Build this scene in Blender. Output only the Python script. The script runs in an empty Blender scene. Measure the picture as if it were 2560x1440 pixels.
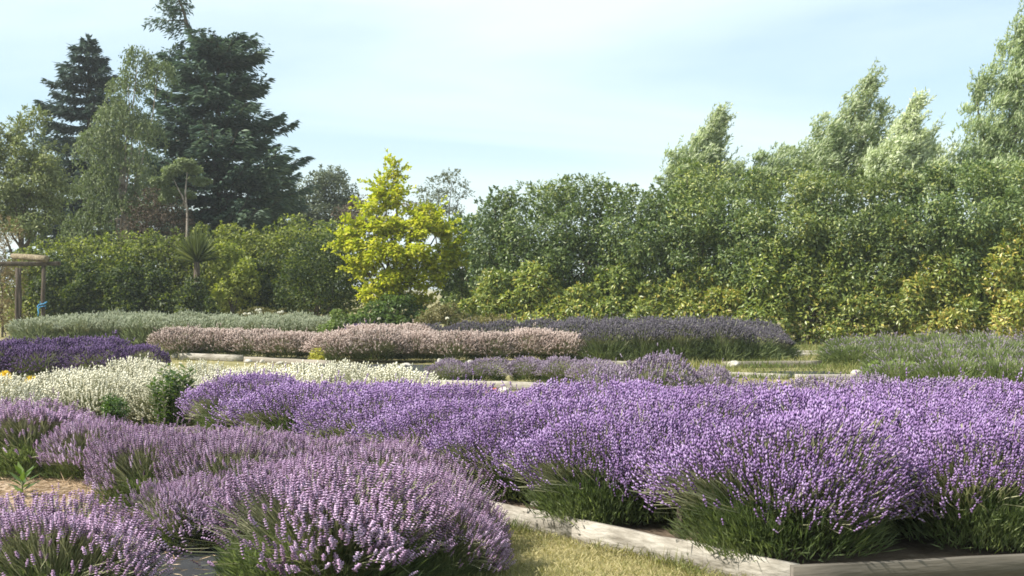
import bpy, math
import numpy as np

# ------------------------------------------------------------------ camera, sky, sun, exposure
scene = bpy.context.scene
COL = scene.collection
CAM_Z = 1.6
FPX = 3200.0                      # focal length in photograph pixels (2560 wide)
cam = bpy.data.cameras.new('camera')
cam.sensor_width = 36.0
cam.lens = 36.0 * FPX / 2560.0
cam.clip_end = 6000.0
cam_o = bpy.data.objects.new('camera', cam)
cam_o.location = (0, 0, CAM_Z)
cam_o.rotation_euler = (math.radians(90), 0, 0)
COL.objects.link(cam_o)
scene.camera = cam_o

SUN_AZ = math.atan2(-0.95, -0.25)   # from +Y towards +X
SUN_EL = math.radians(47)
world = bpy.data.worlds.new('World')
scene.world = world
world.use_nodes = True
wn, wl = world.node_tree.nodes, world.node_tree.links
wn.clear()
w_out = wn.new('ShaderNodeOutputWorld')
w_bg = wn.new('ShaderNodeBackground')
w_bg.inputs['Strength'].default_value = 0.085
w_sky = wn.new('ShaderNodeTexSky')
w_sky.sky_type = 'NISHITA'
w_sky.sun_disc = False
w_sky.sun_elevation = SUN_EL
w_sky.sun_rotation = SUN_AZ
w_sky.air_density = 1.0
w_sky.dust_density = 0.6
w_sky.ozone_density = 1.5
# thin high cirrus veil, laid on a flat cloud deck seen in perspective
w_tc = wn.new('ShaderNodeTexCoord')
w_sep = wn.new('ShaderNodeSeparateXYZ')
wl.new(w_tc.outputs['Generated'], w_sep.inputs[0])
w_add = wn.new('ShaderNodeMath'); w_add.operation = 'ADD'; w_add.inputs[1].default_value = 0.14
wl.new(w_sep.outputs['Z'], w_add.inputs[0])
w_div = wn.new('ShaderNodeVectorMath'); w_div.operation = 'DIVIDE'
w_cmb = wn.new('ShaderNodeCombineXYZ')
for k in range(3):
    wl.new(w_add.outputs[0], w_cmb.inputs[k])
wl.new(w_tc.outputs['Generated'], w_div.inputs[0])
wl.new(w_cmb.outputs[0], w_div.inputs[1])
w_map = wn.new('ShaderNodeMapping')
w_map.inputs['Location'].default_value = (9.3, 4.16, 0)
w_map.inputs['Scale'].default_value = (0.32, 0.62, 0.0)
wl.new(w_div.outputs[0], w_map.inputs[0])
w_noi = wn.new('ShaderNodeTexNoise')
w_noi.inputs['Scale'].default_value = 1.0
w_noi.inputs['Detail'].default_value = 7.0
w_noi.inputs['Roughness'].default_value = 0.5
w_noi.inputs['Distortion'].default_value = 0.5
wl.new(w_map.outputs[0], w_noi.inputs['Vector'])
w_rmp = wn.new('ShaderNodeValToRGB')
w_rmp.color_ramp.elements[0].position = 0.34
w_rmp.color_ramp.elements[0].color = (0.22, 0.22, 0.22, 1)
w_rmp.color_ramp.elements[1].position = 0.56
w_rmp.color_ramp.elements[1].color = (0.95, 0.95, 0.95, 1)
wl.new(w_noi.outputs[0], w_rmp.inputs[0])
w_mix = wn.new('ShaderNodeMix'); w_mix.data_type = 'RGBA'
w_mix.inputs[7].default_value = (5.2, 6.1, 6.2, 1)
wl.new(w_rmp.outputs[0], w_mix.inputs[0])
wl.new(w_sky.outputs[0], w_mix.inputs[6])
wl.new(w_mix.outputs[2], w_bg.inputs['Color'])
wl.new(w_bg.outputs[0], w_out.inputs['Surface'])

sun = bpy.data.lights.new('sun', 'SUN')
sun.energy = 4.6
sun.angle = math.radians(0.6)
sun.color = (1.0, 0.94, 0.84)
sun_o = bpy.data.objects.new('sun', sun)
sx, sy, sz = math.sin(SUN_AZ) * math.cos(SUN_EL), math.cos(SUN_AZ) * math.cos(SUN_EL), math.sin(SUN_EL)
from mathutils import Vector
sun_o.rotation_euler = Vector((sx, sy, sz)).to_track_quat('Z', 'Y').to_euler()
sun_o.location = (sx * 50, sy * 50, sz * 50)
COL.objects.link(sun_o)

vs = scene.view_settings
vs.view_transform = 'Standard'
vs.look = 'None'
vs.exposure = 1.15
vs.gamma = 1.0
vs.use_curve_mapping = False
scene.cycles.filter_width = 1.7
scene.cycles.max_bounces = 6
scene.cycles.diffuse_bounces = 3
scene.cycles.glossy_bounces = 2
scene.cycles.transmission_bounces = 4
scene.cycles.transparent_max_bounces = 4
scene.cycles.caustics_reflective = False
scene.cycles.caustics_refractive = False

# ------------------------------------------------------------------ helpers
RNG = np.random.default_rng(7)
HAZE = 0.0006


def W(px, py, d):
    """photograph pixel at depth d -> world point"""
    s = FPX / d
    return np.array([(px - 1280) / s, d, CAM_Z + (720 - py) / s])


def Gd(px, py, z=0.0):
    """photograph pixel on a horizontal level z -> world point"""
    s = (py - 720) / (CAM_Z - z)
    return np.array([(px - 1280) / s, FPX / s, z])


def nrm(v):
    return v / np.maximum(np.linalg.norm(v, axis=-1, keepdims=True), 1e-9)


def rdir(n, rng):
    return nrm(rng.normal(size=(n, 3)))


_nk = np.random.default_rng(99)
_K = _nk.normal(size=(10, 3))
_PH = _nk.uniform(0, 6.28, 10)


def noise(P, f=1.0, off=0.0):
    """smooth pseudo noise about -1..1"""
    return np.sin((P * f) @ _K.T + _PH + off).sum(1) / 4.0


class G:
    """collects triangles with a per-vertex value v; builds one mesh"""

    def __init__(self):
        self.V, self.T, self.A, self.n = [], [], [], 0

    def add(self, V, T, v=0.5):
        V = np.asarray(V, dtype=np.float32).reshape(-1, 3)
        T = np.asarray(T, dtype=np.int32).reshape(-1, 3)
        a = np.broadcast_to(np.asarray(v, dtype=np.float32), (len(V),)) if np.ndim(v) == 0 else np.asarray(v, dtype=np.float32)
        self.V.append(V); self.T.append(T + self.n); self.A.append(a)
        self.n += len(V)
        return self

    def mesh(self, name, mat, smooth=False):
        V = np.concatenate(self.V); T = np.concatenate(self.T); A = np.concatenate(self.A)
        me = bpy.data.meshes.new(name)
        me.vertices.add(len(V)); me.vertices.foreach_set('co', V.ravel())
        me.loops.add(T.size); me.loops.foreach_set('vertex_index', T.ravel())
        me.polygons.add(len(T))
        me.polygons.foreach_set('loop_start', np.arange(0, T.size, 3, dtype=np.int32))
        me.polygons.foreach_set('loop_total', np.full(len(T), 3, dtype=np.int32))
        if smooth:
            me.polygons.foreach_set('use_smooth', np.ones(len(T), dtype=bool))
        at = me.attributes.new('v', 'FLOAT', 'POINT')
        at.data.foreach_set('value', A)
        me.materials.append(mat)
        me.update()
        me.validate()
        return me

    def build(self, name, mat, parent=None, smooth=False):
        return link(name, self.mesh(name, mat, smooth), parent)


def link(name, me, parent=None, loc=None):
    o = bpy.data.objects.new(name, me)
    COL.objects.link(o)
    if parent is not None:
        o.parent = parent
    if loc is not None:
        o.location = loc
    return o


def thing(name, label, cat, loc=(0, 0, 0), rz=0.0, group=None):
    o = bpy.data.objects.new(name, None)
    o.empty_display_size = 0.1
    COL.objects.link(o)
    o.location = tuple(float(c) for c in loc)
    o.rotation_euler = (0, 0, rz)
    return tag(o, label, cat, group)


def tag(o, label=None, cat=None, group=None, kind=None):
    if label: o['label'] = label
    if cat: o['category'] = cat
    if group: o['group'] = group
    if kind: o['kind'] = kind
    return o


def leaves(g, P, D, N, L, Wd, v, fold=0.18, mid=0.45):
    """pointed leaves folded along the midrib: base P, axis D, face normal N"""
    n = len(P)
    D = nrm(D); S = nrm(np.cross(D, N)); N2 = np.cross(S, D)
    L = np.broadcast_to(np.asarray(L, float), (n,))[:, None]
    Wd = np.broadcast_to(np.asarray(Wd, float), (n,))[:, None]
    m = P + D * L * mid - N2 * Wd * fold
    V = np.stack([P, m + S * Wd * .5 + N2 * Wd * fold * 2, P + D * L, m - S * Wd * .5 + N2 * Wd * fold * 2], 1)
    b = np.arange(n)[:, None] * 4
    T = np.concatenate([b + [0, 1, 2], b + [0, 2, 3]], 1)
    g.add(V, T, np.repeat(np.broadcast_to(v, (n,)), 4))


def tube(g, pts, rad, sides=6, v=0.5):
    pts = np.asarray(pts, float); n = len(pts)
    rad = np.broadcast_to(np.asarray(rad, float), (n,))
    tan = nrm(np.gradient(pts, axis=0))
    ref = np.array([0.31, 0.87, 0.12]) if abs(tan[0][2]) > .8 else np.array([0, 0, 1.0])
    A = nrm(np.cross(tan, ref)); B = np.cross(tan, A)
    an = np.linspace(0, 2 * math.pi, sides, endpoint=False)
    ring = A[:, None] * np.cos(an)[None, :, None] + B[:, None] * np.sin(an)[None, :, None]
    V = pts[:, None] + ring * rad[:, None, None]
    V = np.concatenate([V.reshape(-1, 3), pts[:1], pts[-1:]])
    T = []
    for i in range(n - 1):
        for k in range(sides):
            a, b = i * sides + k, i * sides + (k + 1) % sides
            T += [(a, b, b + sides), (a, b + sides, a + sides)]
    c0, c1 = n * sides, n * sides + 1
    for k in range(sides):
        T.append((c0, (k + 1) % sides, k))
        T.append((c1, (n - 1) * sides + k, (n - 1) * sides + (k + 1) % sides))
    g.add(V, T, v)


def curve(a, b, sag=0.0, n=6, wob=0.0, rng=RNG):
    a = np.asarray(a, float); b = np.asarray(b, float)
    t = np.linspace(0, 1, n)[:, None]
    p = a + (b - a) * t
    p[:, 2] -= sag * (4 * t * (1 - t))[:, 0]
    if wob:
        p[1:-1] += rng.normal(size=(n - 2, 3)) * wob
    return p


def box(g, c, size, ax=None, v=0.5, bev=0.0, jit=0.0, rng=RNG):
    """bevelled box (chamfered edges), optional axes (3x3 rows)"""
    c = np.asarray(c, float); h = np.asarray(size, float) / 2
    ax = np.eye(3) if ax is None else np.asarray(ax, float)
    bev = min(bev, h.min() * .9) if bev else 0.0
    pts, idx = [], {}
    for sx_ in (-1, 1):
        for sy_ in (-1, 1):
            for sz_ in (-1, 1):
                s = np.array([sx_, sy_, sz_])
                for k in range(3):
                    p = s * (h - bev); p[k] = s[k] * h[k]
                    idx[(sx_, sy_, sz_, k)] = len(pts); pts.append(p)
    T = []

    def quad(a, b, c_, d, n):
        P = [np.array(pts[i]) for i in (a, b, c_, d)]
        if np.dot(np.cross(P[1] - P[0], P[2] - P[0]), n) < 0:
            a, b, c_, d = d, c_, b, a
        T.extend([(a, b, c_), (a, c_, d)])
    for k in range(3):
        i, j = [q for q in range(3) if q != k]
        for s in (-1, 1):
            q = []
            for (u, w_) in ((-1, -1), (1, -1), (1, 1), (-1, 1)):
                t = [0, 0, 0]; t[k] = s; t[i] = u; t[j] = w_
                q.append(idx[(*t, k)])
            n = np.zeros(3); n[k] = s
            quad(*q, n)
        if bev:
            for u in (-1, 1):
                for w_ in (-1, 1):
                    ta = [0, 0, 0]; tb = [0, 0, 0]
                    ta[k], tb[k] = -1, 1
                    ta[i] = tb[i] = u; ta[j] = tb[j] = w_
                    n = np.zeros(3); n[i] = u; n[j] = w_
                    quad(idx[(*ta, i)], idx[(*tb, i)], idx[(*tb, j)], idx[(*ta, j)], n)
    if bev:
        for sx_ in (-1, 1):
            for sy_ in (-1, 1):
                for sz_ in (-1, 1):
                    a, b, c_ = (idx[(sx_, sy_, sz_, k)] for k in range(3))
                    P = [np.array(pts[i]) for i in (a, b, c_)]
                    if np.dot(np.cross(P[1] - P[0], P[2] - P[0]), (sx_, sy_, sz_)) < 0:
                        b, c_ = c_, b
                    T.append((a, b, c_))
    V = np.array(pts)
    if jit:
        V = V + rng.normal(size=V.shape) * jit
    g.add(V @ ax + c, T, v)


# ------------------------------------------------------------------ materials
def ramp_mat(name, stops, trans=0.0, tcol=(1.1, 1.15, 0.7), rough=0.55, spec=0.25, objvar=0.12, attr=True):
    """colour by the per-piece value v (natural difference between pieces), slight difference between plants"""
    m = bpy.data.materials.new(name)
    m.use_nodes = True
    n, l = m.node_tree.nodes, m.node_tree.links
    n.clear()
    out = n.new('ShaderNodeOutputMaterial')
    at = n.new('ShaderNodeAttribute'); at.attribute_name = 'v'
    rp = n.new('ShaderNodeValToRGB')
    els = rp.color_ramp.elements
    while len(els) < len(stops):
        els.new(0.5)
    for e, (p, c) in zip(els, stops):
        e.position = p; e.color = (*c, 1)
    l.new(at.outputs['Fac'], rp.inputs[0])
    oi = n.new('ShaderNodeObjectInfo')
    hs = n.new('ShaderNodeHueSaturation')
    mr = n.new('ShaderNodeMapRange')
    mr.inputs[3].default_value = 1 - objvar; mr.inputs[4].default_value = 1 + objvar
    l.new(oi.outputs['Random'], mr.inputs[0])
    l.new(mr.outputs[0], hs.inputs['Value'])
    l.new(rp.outputs[0], hs.inputs['Color'])
    p = n.new('ShaderNodeBsdfPrincipled')
    p.inputs['Roughness'].default_value = rough
    p.inputs['Specular IOR Level'].default_value = spec
    l.new(hs.outputs[0], p.inputs['Base Color'])
    if trans > 0:
        mu = n.new('ShaderNodeMix'); mu.data_type = 'RGBA'; mu.blend_type = 'MULTIPLY'
        mu.inputs[0].default_value = 1.0
        mu.inputs[7].default_value = (*tcol, 1)
        l.new(hs.outputs[0], mu.inputs[6])
        tr = n.new('ShaderNodeBsdfTranslucent')
        l.new(mu.outputs[2], tr.inputs['Color'])
        mx = n.new('ShaderNodeMixShader'); mx.inputs[0].default_value = trans
        l.new(p.outputs[0], mx.inputs[1]); l.new(tr.outputs[0], mx.inputs[2])
        l.new(mx.outputs[0], out.inputs['Surface'])
    else:
        l.new(p.outputs[0], out.inputs['Surface'])
    return m


def surf_mat(name, cols, scale=6.0, rough=0.85, bump=0.3, stretch=(1, 1, 1), detail=8.0, scale2=None, spec=0.2, bscale=None):
    """noise-mottled surface in object space: cols = list of (pos, colour)"""
    m = bpy.data.materials.new(name)
    m.use_nodes = True
    n, l = m.node_tree.nodes, m.node_tree.links
    p = n['Principled BSDF']
    p.inputs['Roughness'].default_value = rough
    p.inputs['Specular IOR Level'].default_value = spec
    tc = n.new('ShaderNodeTexCoord')
    mp = n.new('ShaderNodeMapping'); mp.inputs['Scale'].default_value = stretch
    l.new(tc.outputs['Object'], mp.inputs[0])
    no = n.new('ShaderNodeTexNoise')
    no.inputs['Scale'].default_value = scale; no.inputs['Detail'].default_value = detail; no.inputs['Roughness'].default_value = 0.65
    l.new(mp.outputs[0], no.inputs['Vector'])
    rp = n.new('ShaderNodeValToRGB')
    els = rp.color_ramp.elements
    while len(els) < len(cols):
        els.new(0.5)
    for e, (q, c) in zip(els, cols):
        e.position = q; e.color = (*c, 1)
    l.new(no.outputs[0], rp.inputs[0])
    l.new(rp.outputs[0], p.inputs['Base Color'])
    nb = n.new('ShaderNodeTexNoise')
    nb.inputs['Scale'].default_value = bscale or scale * 4; nb.inputs['Detail'].default_value = 6
    l.new(mp.outputs[0], nb.inputs['Vector'])
    bp = n.new('ShaderNodeBump'); bp.inputs['Strength'].default_value = bump; bp.inputs['Distance'].default_value = 0.02
    l.new(nb.outputs[0], bp.inputs['Height'])
    l.new(bp.outputs[0], p.inputs['Normal'])
    return m


M = {}
# flowers: v low = calyx, v high = open corolla
M['lilac'] = ramp_mat('lilac_flower', [(0, (.055, .032, .05)), (.3, (.15, .09, .14)), (.5, (.285, .19, .29)), (.75, (.42, .275, .445)), (1, (.60, .46, .63))], .25, (1.05, .95, 1.05), .7, .1)
M['violet'] = ramp_mat('violet_flower', [(0, (.085, .046, .125)), (.35, (.215, .13, .295)), (.7, (.355, .235, .46)), (1, (.50, .385, .61))], .25, (1.0, .92, 1.08), .7, .1)
M['dull'] = ramp_mat('dull_flower', [(0, (.12, .08, .14)), (.5, (.27, .21, .30)), (1, (.44, .38, .46))], .2, (1, .95, 1.05), .7, .1)
M['deep'] = ramp_mat('deep_flower', [(0, (.05, .03, .08)), (.5, (.11, .07, .16)), (1, (.19, .13, .27))], .2, (1, .9, 1.1), .7, .1)
M['slate'] = ramp_mat('slate_flower', [(0, (.06, .052, .07)), (.5, (.11, .10, .12)), (1, (.18, .165, .195))], .2, (1, .95, 1.05), .7, .1)
M['pink'] = ramp_mat('pale_pink_flower', [(0, (.23, .165, .14)), (.45, (.45, .36, .325)), (1, (.62, .525, .48))], .25, (1, .95, .92), .7, .1)
M['cream'] = ramp_mat('cream_flower', [(0, (.40, .385, .26)), (.4, (.66, .64, .50)), (1, (.80, .785, .68))], .25, (1, 1, .93), .7, .1)
M['bud'] = ramp_mat('bud_flower', [(0, (.20, .235, .145)), (.5, (.31, .345, .235)), (1, (.43, .455, .345))], .2, (1, 1, .9), .7, .1)
# lavender foliage and stems
M['lavleaf'] = ramp_mat('lavender_leaf', [(0, (.065, .095, .04)), (.5, (.145, .185, .08)), (1, (.27, .305, .15))], .35, (1.1, 1.2, .65), .6, .15)
M['greyleaf'] = ramp_mat('grey_lavender_leaf', [(0, (.13, .16, .085)), (.5, (.21, .245, .145)), (1, (.31, .345, .22))], .3, (1.05, 1.1, .8), .65, .15)
M['pale_meadow'] = ramp_mat('pale_meadow_leaf', [(0, (.11, .145, .055)), (.5, (.19, .235, .095)), (1, (.29, .33, .155))], .35, (1.05, 1.1, .7), .65, .15)
M['meadow'] = ramp_mat('meadow_leaf', [(0, (.075, .10, .045)), (.5, (.135, .17, .075)), (1, (.22, .255, .125))], .3, (1.05, 1.1, .7), .65, .15)
M['stem'] = ramp_mat('lavender_stem', [(0, (.15, .165, .09)), (.5, (.27, .275, .16)), (1, (.42, .41, .28))], .2, (1, 1.05, .8), .6, .2)
# leaves of trees and shrubs
M['laurel'] = ramp_mat('laurel_leaf', [(0, (.05, .09, .028)), (.4, (.135, .185, .048)), (.7, (.25, .29, .07)), (.9, (.38, .36, .08)), (1, (.44, .34, .10))], .3, (1.2, 1.3, .45), .38, .45)
M['tallhedge'] = ramp_mat('tall_shrub_leaf', [(0, (.045, .082, .035)), (.5, (.13, .18, .065)), (.8, (.225, .265, .085)), (1, (.32, .33, .10))], .3, (1.15, 1.3, .55), .42, .4)
M['darkhedge'] = ramp_mat('dark_hedge_leaf', [(0, (.02, .034, .014)), (.35, (.05, .075, .024)), (.6, (.13, .16, .042)), (.8, (.23, .26, .06)), (1, (.33, .34, .08))], .4, (1.2, 1.3, .4), .5, .25)
M['golden'] = ramp_mat('golden_leaf', [(0, (.15, .25, .03)), (.35, (.36, .45, .04)), (.7, (.55, .57, .05)), (1, (.68, .63, .09))], .48, (1.05, 1.12, .4), .55, .2)
M['silver'] = ramp_mat('silver_leaf', [(0, (.11, .165, .07)), (.4, (.24, .31, .15)), (.75, (.40, .46, .28)), (1, (.58, .62, .47))], .45, (1.05, 1.1, .7), .5, .3)
M['conifer'] = ramp_mat('conifer_needle', [(0, (.035, .065, .055)), (.5, (.09, .135, .095)), (1, (.20, .245, .15))], .3, (1, 1.1, .8), .6, .2)
M['spruce'] = ramp_mat('spruce_needle', [(0, (.03, .052, .048)), (.5, (.07, .105, .09)), (1, (.14, .18, .14))], .25, (1, 1.1, .8), .6, .2)
M['birch'] = ramp_mat('weeping_birch_leaf', [(0, (.07, .10, .05)), (.5, (.14, .18, .09)), (1, (.24, .27, .15))], .35, (1.1, 1.2, .6), .55, .25)
M['olive'] = ramp_mat('olive_leaf', [(0, (.085, .115, .045)), (.5, (.175, .205, .085)), (1, (.29, .31, .15))], .35, (1.05, 1.15, .65), .55, .25)
M['grey_tree'] = ramp_mat('grey_tree_leaf', [(0, (.06, .08, .05)), (.5, (.105, .13, .08)), (1, (.17, .19, .12))], .3, (1.05, 1.1, .7), .6, .2)
M['dry'] = ramp_mat('dry_leaf', [(0, (.10, .075, .045)), (.5, (.19, .15, .08)), (1, (.34, .28, .16))], .25, (1.1, 1, .7), .7, .1)
M['brown'] = ramp_mat('brown_leaf', [(0, (.045, .035, .03)), (.5, (.085, .065, .05)), (1, (.15, .12, .085))], .2, (1.1, 1, .7), .7, .1)
M['rose'] = ramp_mat('rose_leaf', [(0, (.05, .06, .02)), (.5, (.12, .12, .045)), (1, (.22, .19, .09))], .3, (1.1, 1.1, .6), .55, .25)
M['lush'] = ramp_mat('lush_leaf', [(0, (.03, .06, .018)), (.5, (.075, .125, .03)), (1, (.16, .22, .06))], .35, (1.2, 1.3, .5), .42, .4)
M['herb'] = ramp_mat('herb_leaf', [(0, (.06, .10, .03)), (.5, (.13, .19, .05)), (1, (.24, .30, .09))], .35, (1.1, 1.2, .5), .5, .25)
M['lime'] = ramp_mat('lime_leaf', [(0, (.20, .22, .03)), (.5, (.36, .36, .05)), (1, (.52, .48, .10))], .35, (1.1, 1.1, .5), .55, .2)
M['palm'] = ramp_mat('sword_leaf', [(0, (.04, .06, .025)), (.5, (.10, .125, .045)), (1, (.22, .24, .10))], .3, (1.1, 1.15, .6), .65, .1)
M['grass'] = ramp_mat('grass_blade', [(0, (.075, .11, .03)), (.4, (.15, .17, .055)), (.75, (.25, .24, .10)), (1, (.40, .355, .19))], .3, (1.1, 1.1, .6), .6, .15)
M['straw'] = ramp_mat('straw', [(0, (.30, .21, .13)), (.5, (.48, .37, .25)), (1, (.66, .55, .42))], .1, (1, 1, .8), .7, .15)
M['white_petal'] = ramp_mat('white_petal', [(0, (.7, .68, .6)), (1, (.85, .84, .78))], .25, (1, 1, .95), .6, .15)
M['yellow_petal'] = ramp_mat('yellow_petal', [(0, (.66, .46, .04)), (1, (.85, .70, .16))], .25, (1, 1, .6), .6, .15)
M['red_petal'] = ramp_mat('red_petal', [(0, (.45, .05, .03)), (1, (.62, .12, .06))], .25, (1, .8, .6), .6, .15)
M['orange_petal'] = ramp_mat('orange_petal', [(0, (.55, .16, .08)), (1, (.75, .36, .24))], .25, (1, .8, .6), .6, .15)
M['bark'] = surf_mat('bark', [(.3, (.06, .048, .036)), (.7, (.15, .12, .09))], 5, .9, .6, (1, 1, .25))
M['white_bark'] = surf_mat('white_bark', [(.35, (.12, .09, .075)), (.5, (.30, .25, .21)), (.7, (.44, .39, .34))], 5, .8, .3, (.6, .6, 1))
M['old_timber'] = surf_mat('old_timber', [(.3, (.03, .024, .018)), (.5, (.07, .055, .042)), (.7, (.13, .105, .082))], 9, .9, .5, (1, 1, .15))
M['log_bark'] = surf_mat('log_bark', [(.3, (.07, .055, .035)), (.5, (.16, .13, .085)), (.7, (.30, .26, .18))], 12, .9, .6, (1, 1, 1))
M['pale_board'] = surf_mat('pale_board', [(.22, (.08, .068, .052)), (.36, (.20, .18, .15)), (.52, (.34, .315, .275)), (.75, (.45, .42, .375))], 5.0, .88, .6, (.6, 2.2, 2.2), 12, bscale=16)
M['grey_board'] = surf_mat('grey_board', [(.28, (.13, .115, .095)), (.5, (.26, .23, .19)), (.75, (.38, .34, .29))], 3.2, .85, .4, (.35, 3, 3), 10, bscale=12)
M['shade_toned_board'] = surf_mat('shade_toned_board', [(.28, (.05, .045, .036)), (.5, (.10, .09, .075)), (.75, (.17, .15, .125))], 3.2, .85, .4, (.35, 3, 3), 10, bscale=12)  # dark wood, with the shade on its sunless face put into the colour
M['stone'] = surf_mat('stone', [(.3, (.22, .20, .17)), (.5, (.38, .355, .315)), (.7, (.52, .49, .45))], 9, .85, .4)
M['soil'] = surf_mat('bed_soil', [(.3, (.05, .036, .026)), (.55, (.12, .09, .065)), (.75, (.21, .17, .125))], 5, .95, .8, bscale=30)
M['ground'] = surf_mat('dry_ground', [(.28, (.075, .075, .03)), (.45, (.16, .145, .06)), (.6, (.25, .215, .105)), (.78, (.33, .28, .17))], 1.6, .95, .7, detail=10, bscale=22)
M['weed_mat'] = surf_mat('weed_mat', [(.3, (.018, .019, .022)), (.6, (.034, .036, .04)), (.8, (.07, .065, .06))], 2.0, .95, .3, bscale=90)
M['mulch'] = surf_mat('straw_mulch', [(.3, (.20, .15, .10)), (.55, (.35, .27, .195)), (.75, (.48, .39, .30))], 7, .95, .8, bscale=40)
M['blue_rope'] = surf_mat('blue_rope', [(.3, (.05, .22, .45)), (.7, (.12, .38, .62))], 40, .6, .4)


def plain(name, c, rough=.6):
    return surf_mat(name, [(.3, tuple(x * .85 for x in c)), (.7, tuple(min(1, x * 1.1) for x in c))], 20, rough, .2)


# ------------------------------------------------------------------ ground and beds
def sheet(name, pts, z, mat, res=0.0, amp=0.0):
    """polygon (quad corners) subdivided with a little relief"""
    p = np.array(pts, float)
    n = 2 if not res else max(2, int(np.linalg.norm(p[1] - p[0]) / res))
    k = 2 if not res else max(2, int(np.linalg.norm(p[3] - p[0]) / res))
    u, w_ = np.meshgrid(np.linspace(0, 1, n), np.linspace(0, 1, k), indexing='ij')
    u = u.ravel()[:, None]; w_ = w_.ravel()[:, None]
    P = p[0] * (1 - u) * (1 - w_) + p[1] * u * (1 - w_) + p[2] * u * w_ + p[3] * (1 - u) * w_
    V = np.concatenate([P, np.full((len(P), 1), z)], 1)
    if amp:
        V[:, 2] += amp * (noise(V, 3.1) * .6 + noise(V, 8.0, 2.) * .4)
    T = []
    for i in range(n - 1):
        for j in range(k - 1):
            a = i * k + j
            T += [(a, a + k, a + k + 1), (a, a + k + 1, a + 1)]
    g = G(); g.add(V, T, .5)
    return tag(g.build(name, mat, smooth=True), kind='structure')


sheet('ground', [(-1200, -200), (1200, -200), (1200, 2000), (-1200, 2000)], -0.012, M['ground'])
# the big raised bed with the violet lavender
BED = [(1.53, 6.80), (7.5, 8.4), (5.5, 12.2), (-3.35, 13.0)]
sheet('bed_soil', [BED[0], BED[1], BED[2], BED[3]], 0.09, M['soil'], .25, .012)
sheet('weed_mat', [(-2.6, 5.0), (-1.05, 5.0), (-1.4, 8.9), (-2.75, 8.9)], 0.004, M['weed_mat'], .2, .004)
sheet('mulch_ground', [(-5.6, 8.1), (-2.55, 8.1), (-3.1, 10.6), (-5.6, 10.6)], 0.012, M['mulch'], .15, .012)
sheet('weed_mat', [(-3.6, 22.0), (-.6, 22.0), (-.2, 26.6), (-4.6, 27.0)], 0.004, M['weed_mat'], 1.0, .004)
sheet('weed_mat', [(4.9, 23.0), (6.3, 23.0), (6.0, 24.6), (4.6, 24.6)], 0.004, M['weed_mat'], 1.0, .004)

# ------------------------------------------------------------------ lavender
TPL = {}


def _bipyr(z, r, h, v, rot=0.0, k=4):
    an = np.arange(k) * 2 * math.pi / k + rot
    V = [(r * math.cos(a), r * math.sin(a), z) for a in an] + [(0, 0, z - h), (0, 0, z + h)]
    T = []
    for i in range(k):
        j = (i + 1) % k
        T += [(i, j, k + 1), (j, i, k)]
    return np.array(V), np.array(T), np.full(k + 2, v)


def _merge(parts):
    V, T, A, n = [], [], [], 0
    for v, t, a in parts:
        V.append(v); T.append(t + n); A.append(a); n += len(v)
    return np.concatenate(V), np.concatenate(T), np.concatenate(A)


TPL['near'] = _merge([_bipyr(-.3, .85, .055, .18, .2, 3), _bipyr(.04, 1.15, .065, .3, .5, 3), _bipyr(.32, 1.2, .065, .32, 1.2, 3), _bipyr(.58, 1.1, .065, .3, .1, 3),
                      _bipyr(.82, .8, .085, .22, .8, 3), _bipyr(.4, .24, .55, -.45, .1, 3)])
TPL['mid'] = _merge([_bipyr(.05, .8, .14, .0, .2, 3), _bipyr(.36, 1.05, .18, .14, .9, 3), _bipyr(.72, .9, .27, .1, .1, 3)])
TPL['far'] = _merge([_bipyr(.35, 1.0, .36, .0, .2, 3), _bipyr(.72, .9, .28, .1, .8, 3)])


def spikes(g, P, A, L, Wd, v, tpl, rng):
    tv, tt, ta = TPL[tpl]
    n = len(P)
    A = nrm(A)
    S = nrm(np.cross(A, rdir(n, rng))); B = np.cross(A, S)
    L = L[:, None, None]; Wd = Wd[:, None, None]
    V = P[:, None] + S[:, None] * tv[None, :, 0:1] * Wd + B[:, None] * tv[None, :, 1:2] * Wd + A[:, None] * tv[None, :, 2:3] * L
    T = (np.arange(n)[:, None, None] * len(tv) + tt[None]).reshape(-1, 3)
    vv = np.clip(v[:, None] + ta[None] + rng.normal(size=(n, len(tv))) * .05, 0, 1)
    g.add(V.reshape(-1, 3), T, vv.ravel())


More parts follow.
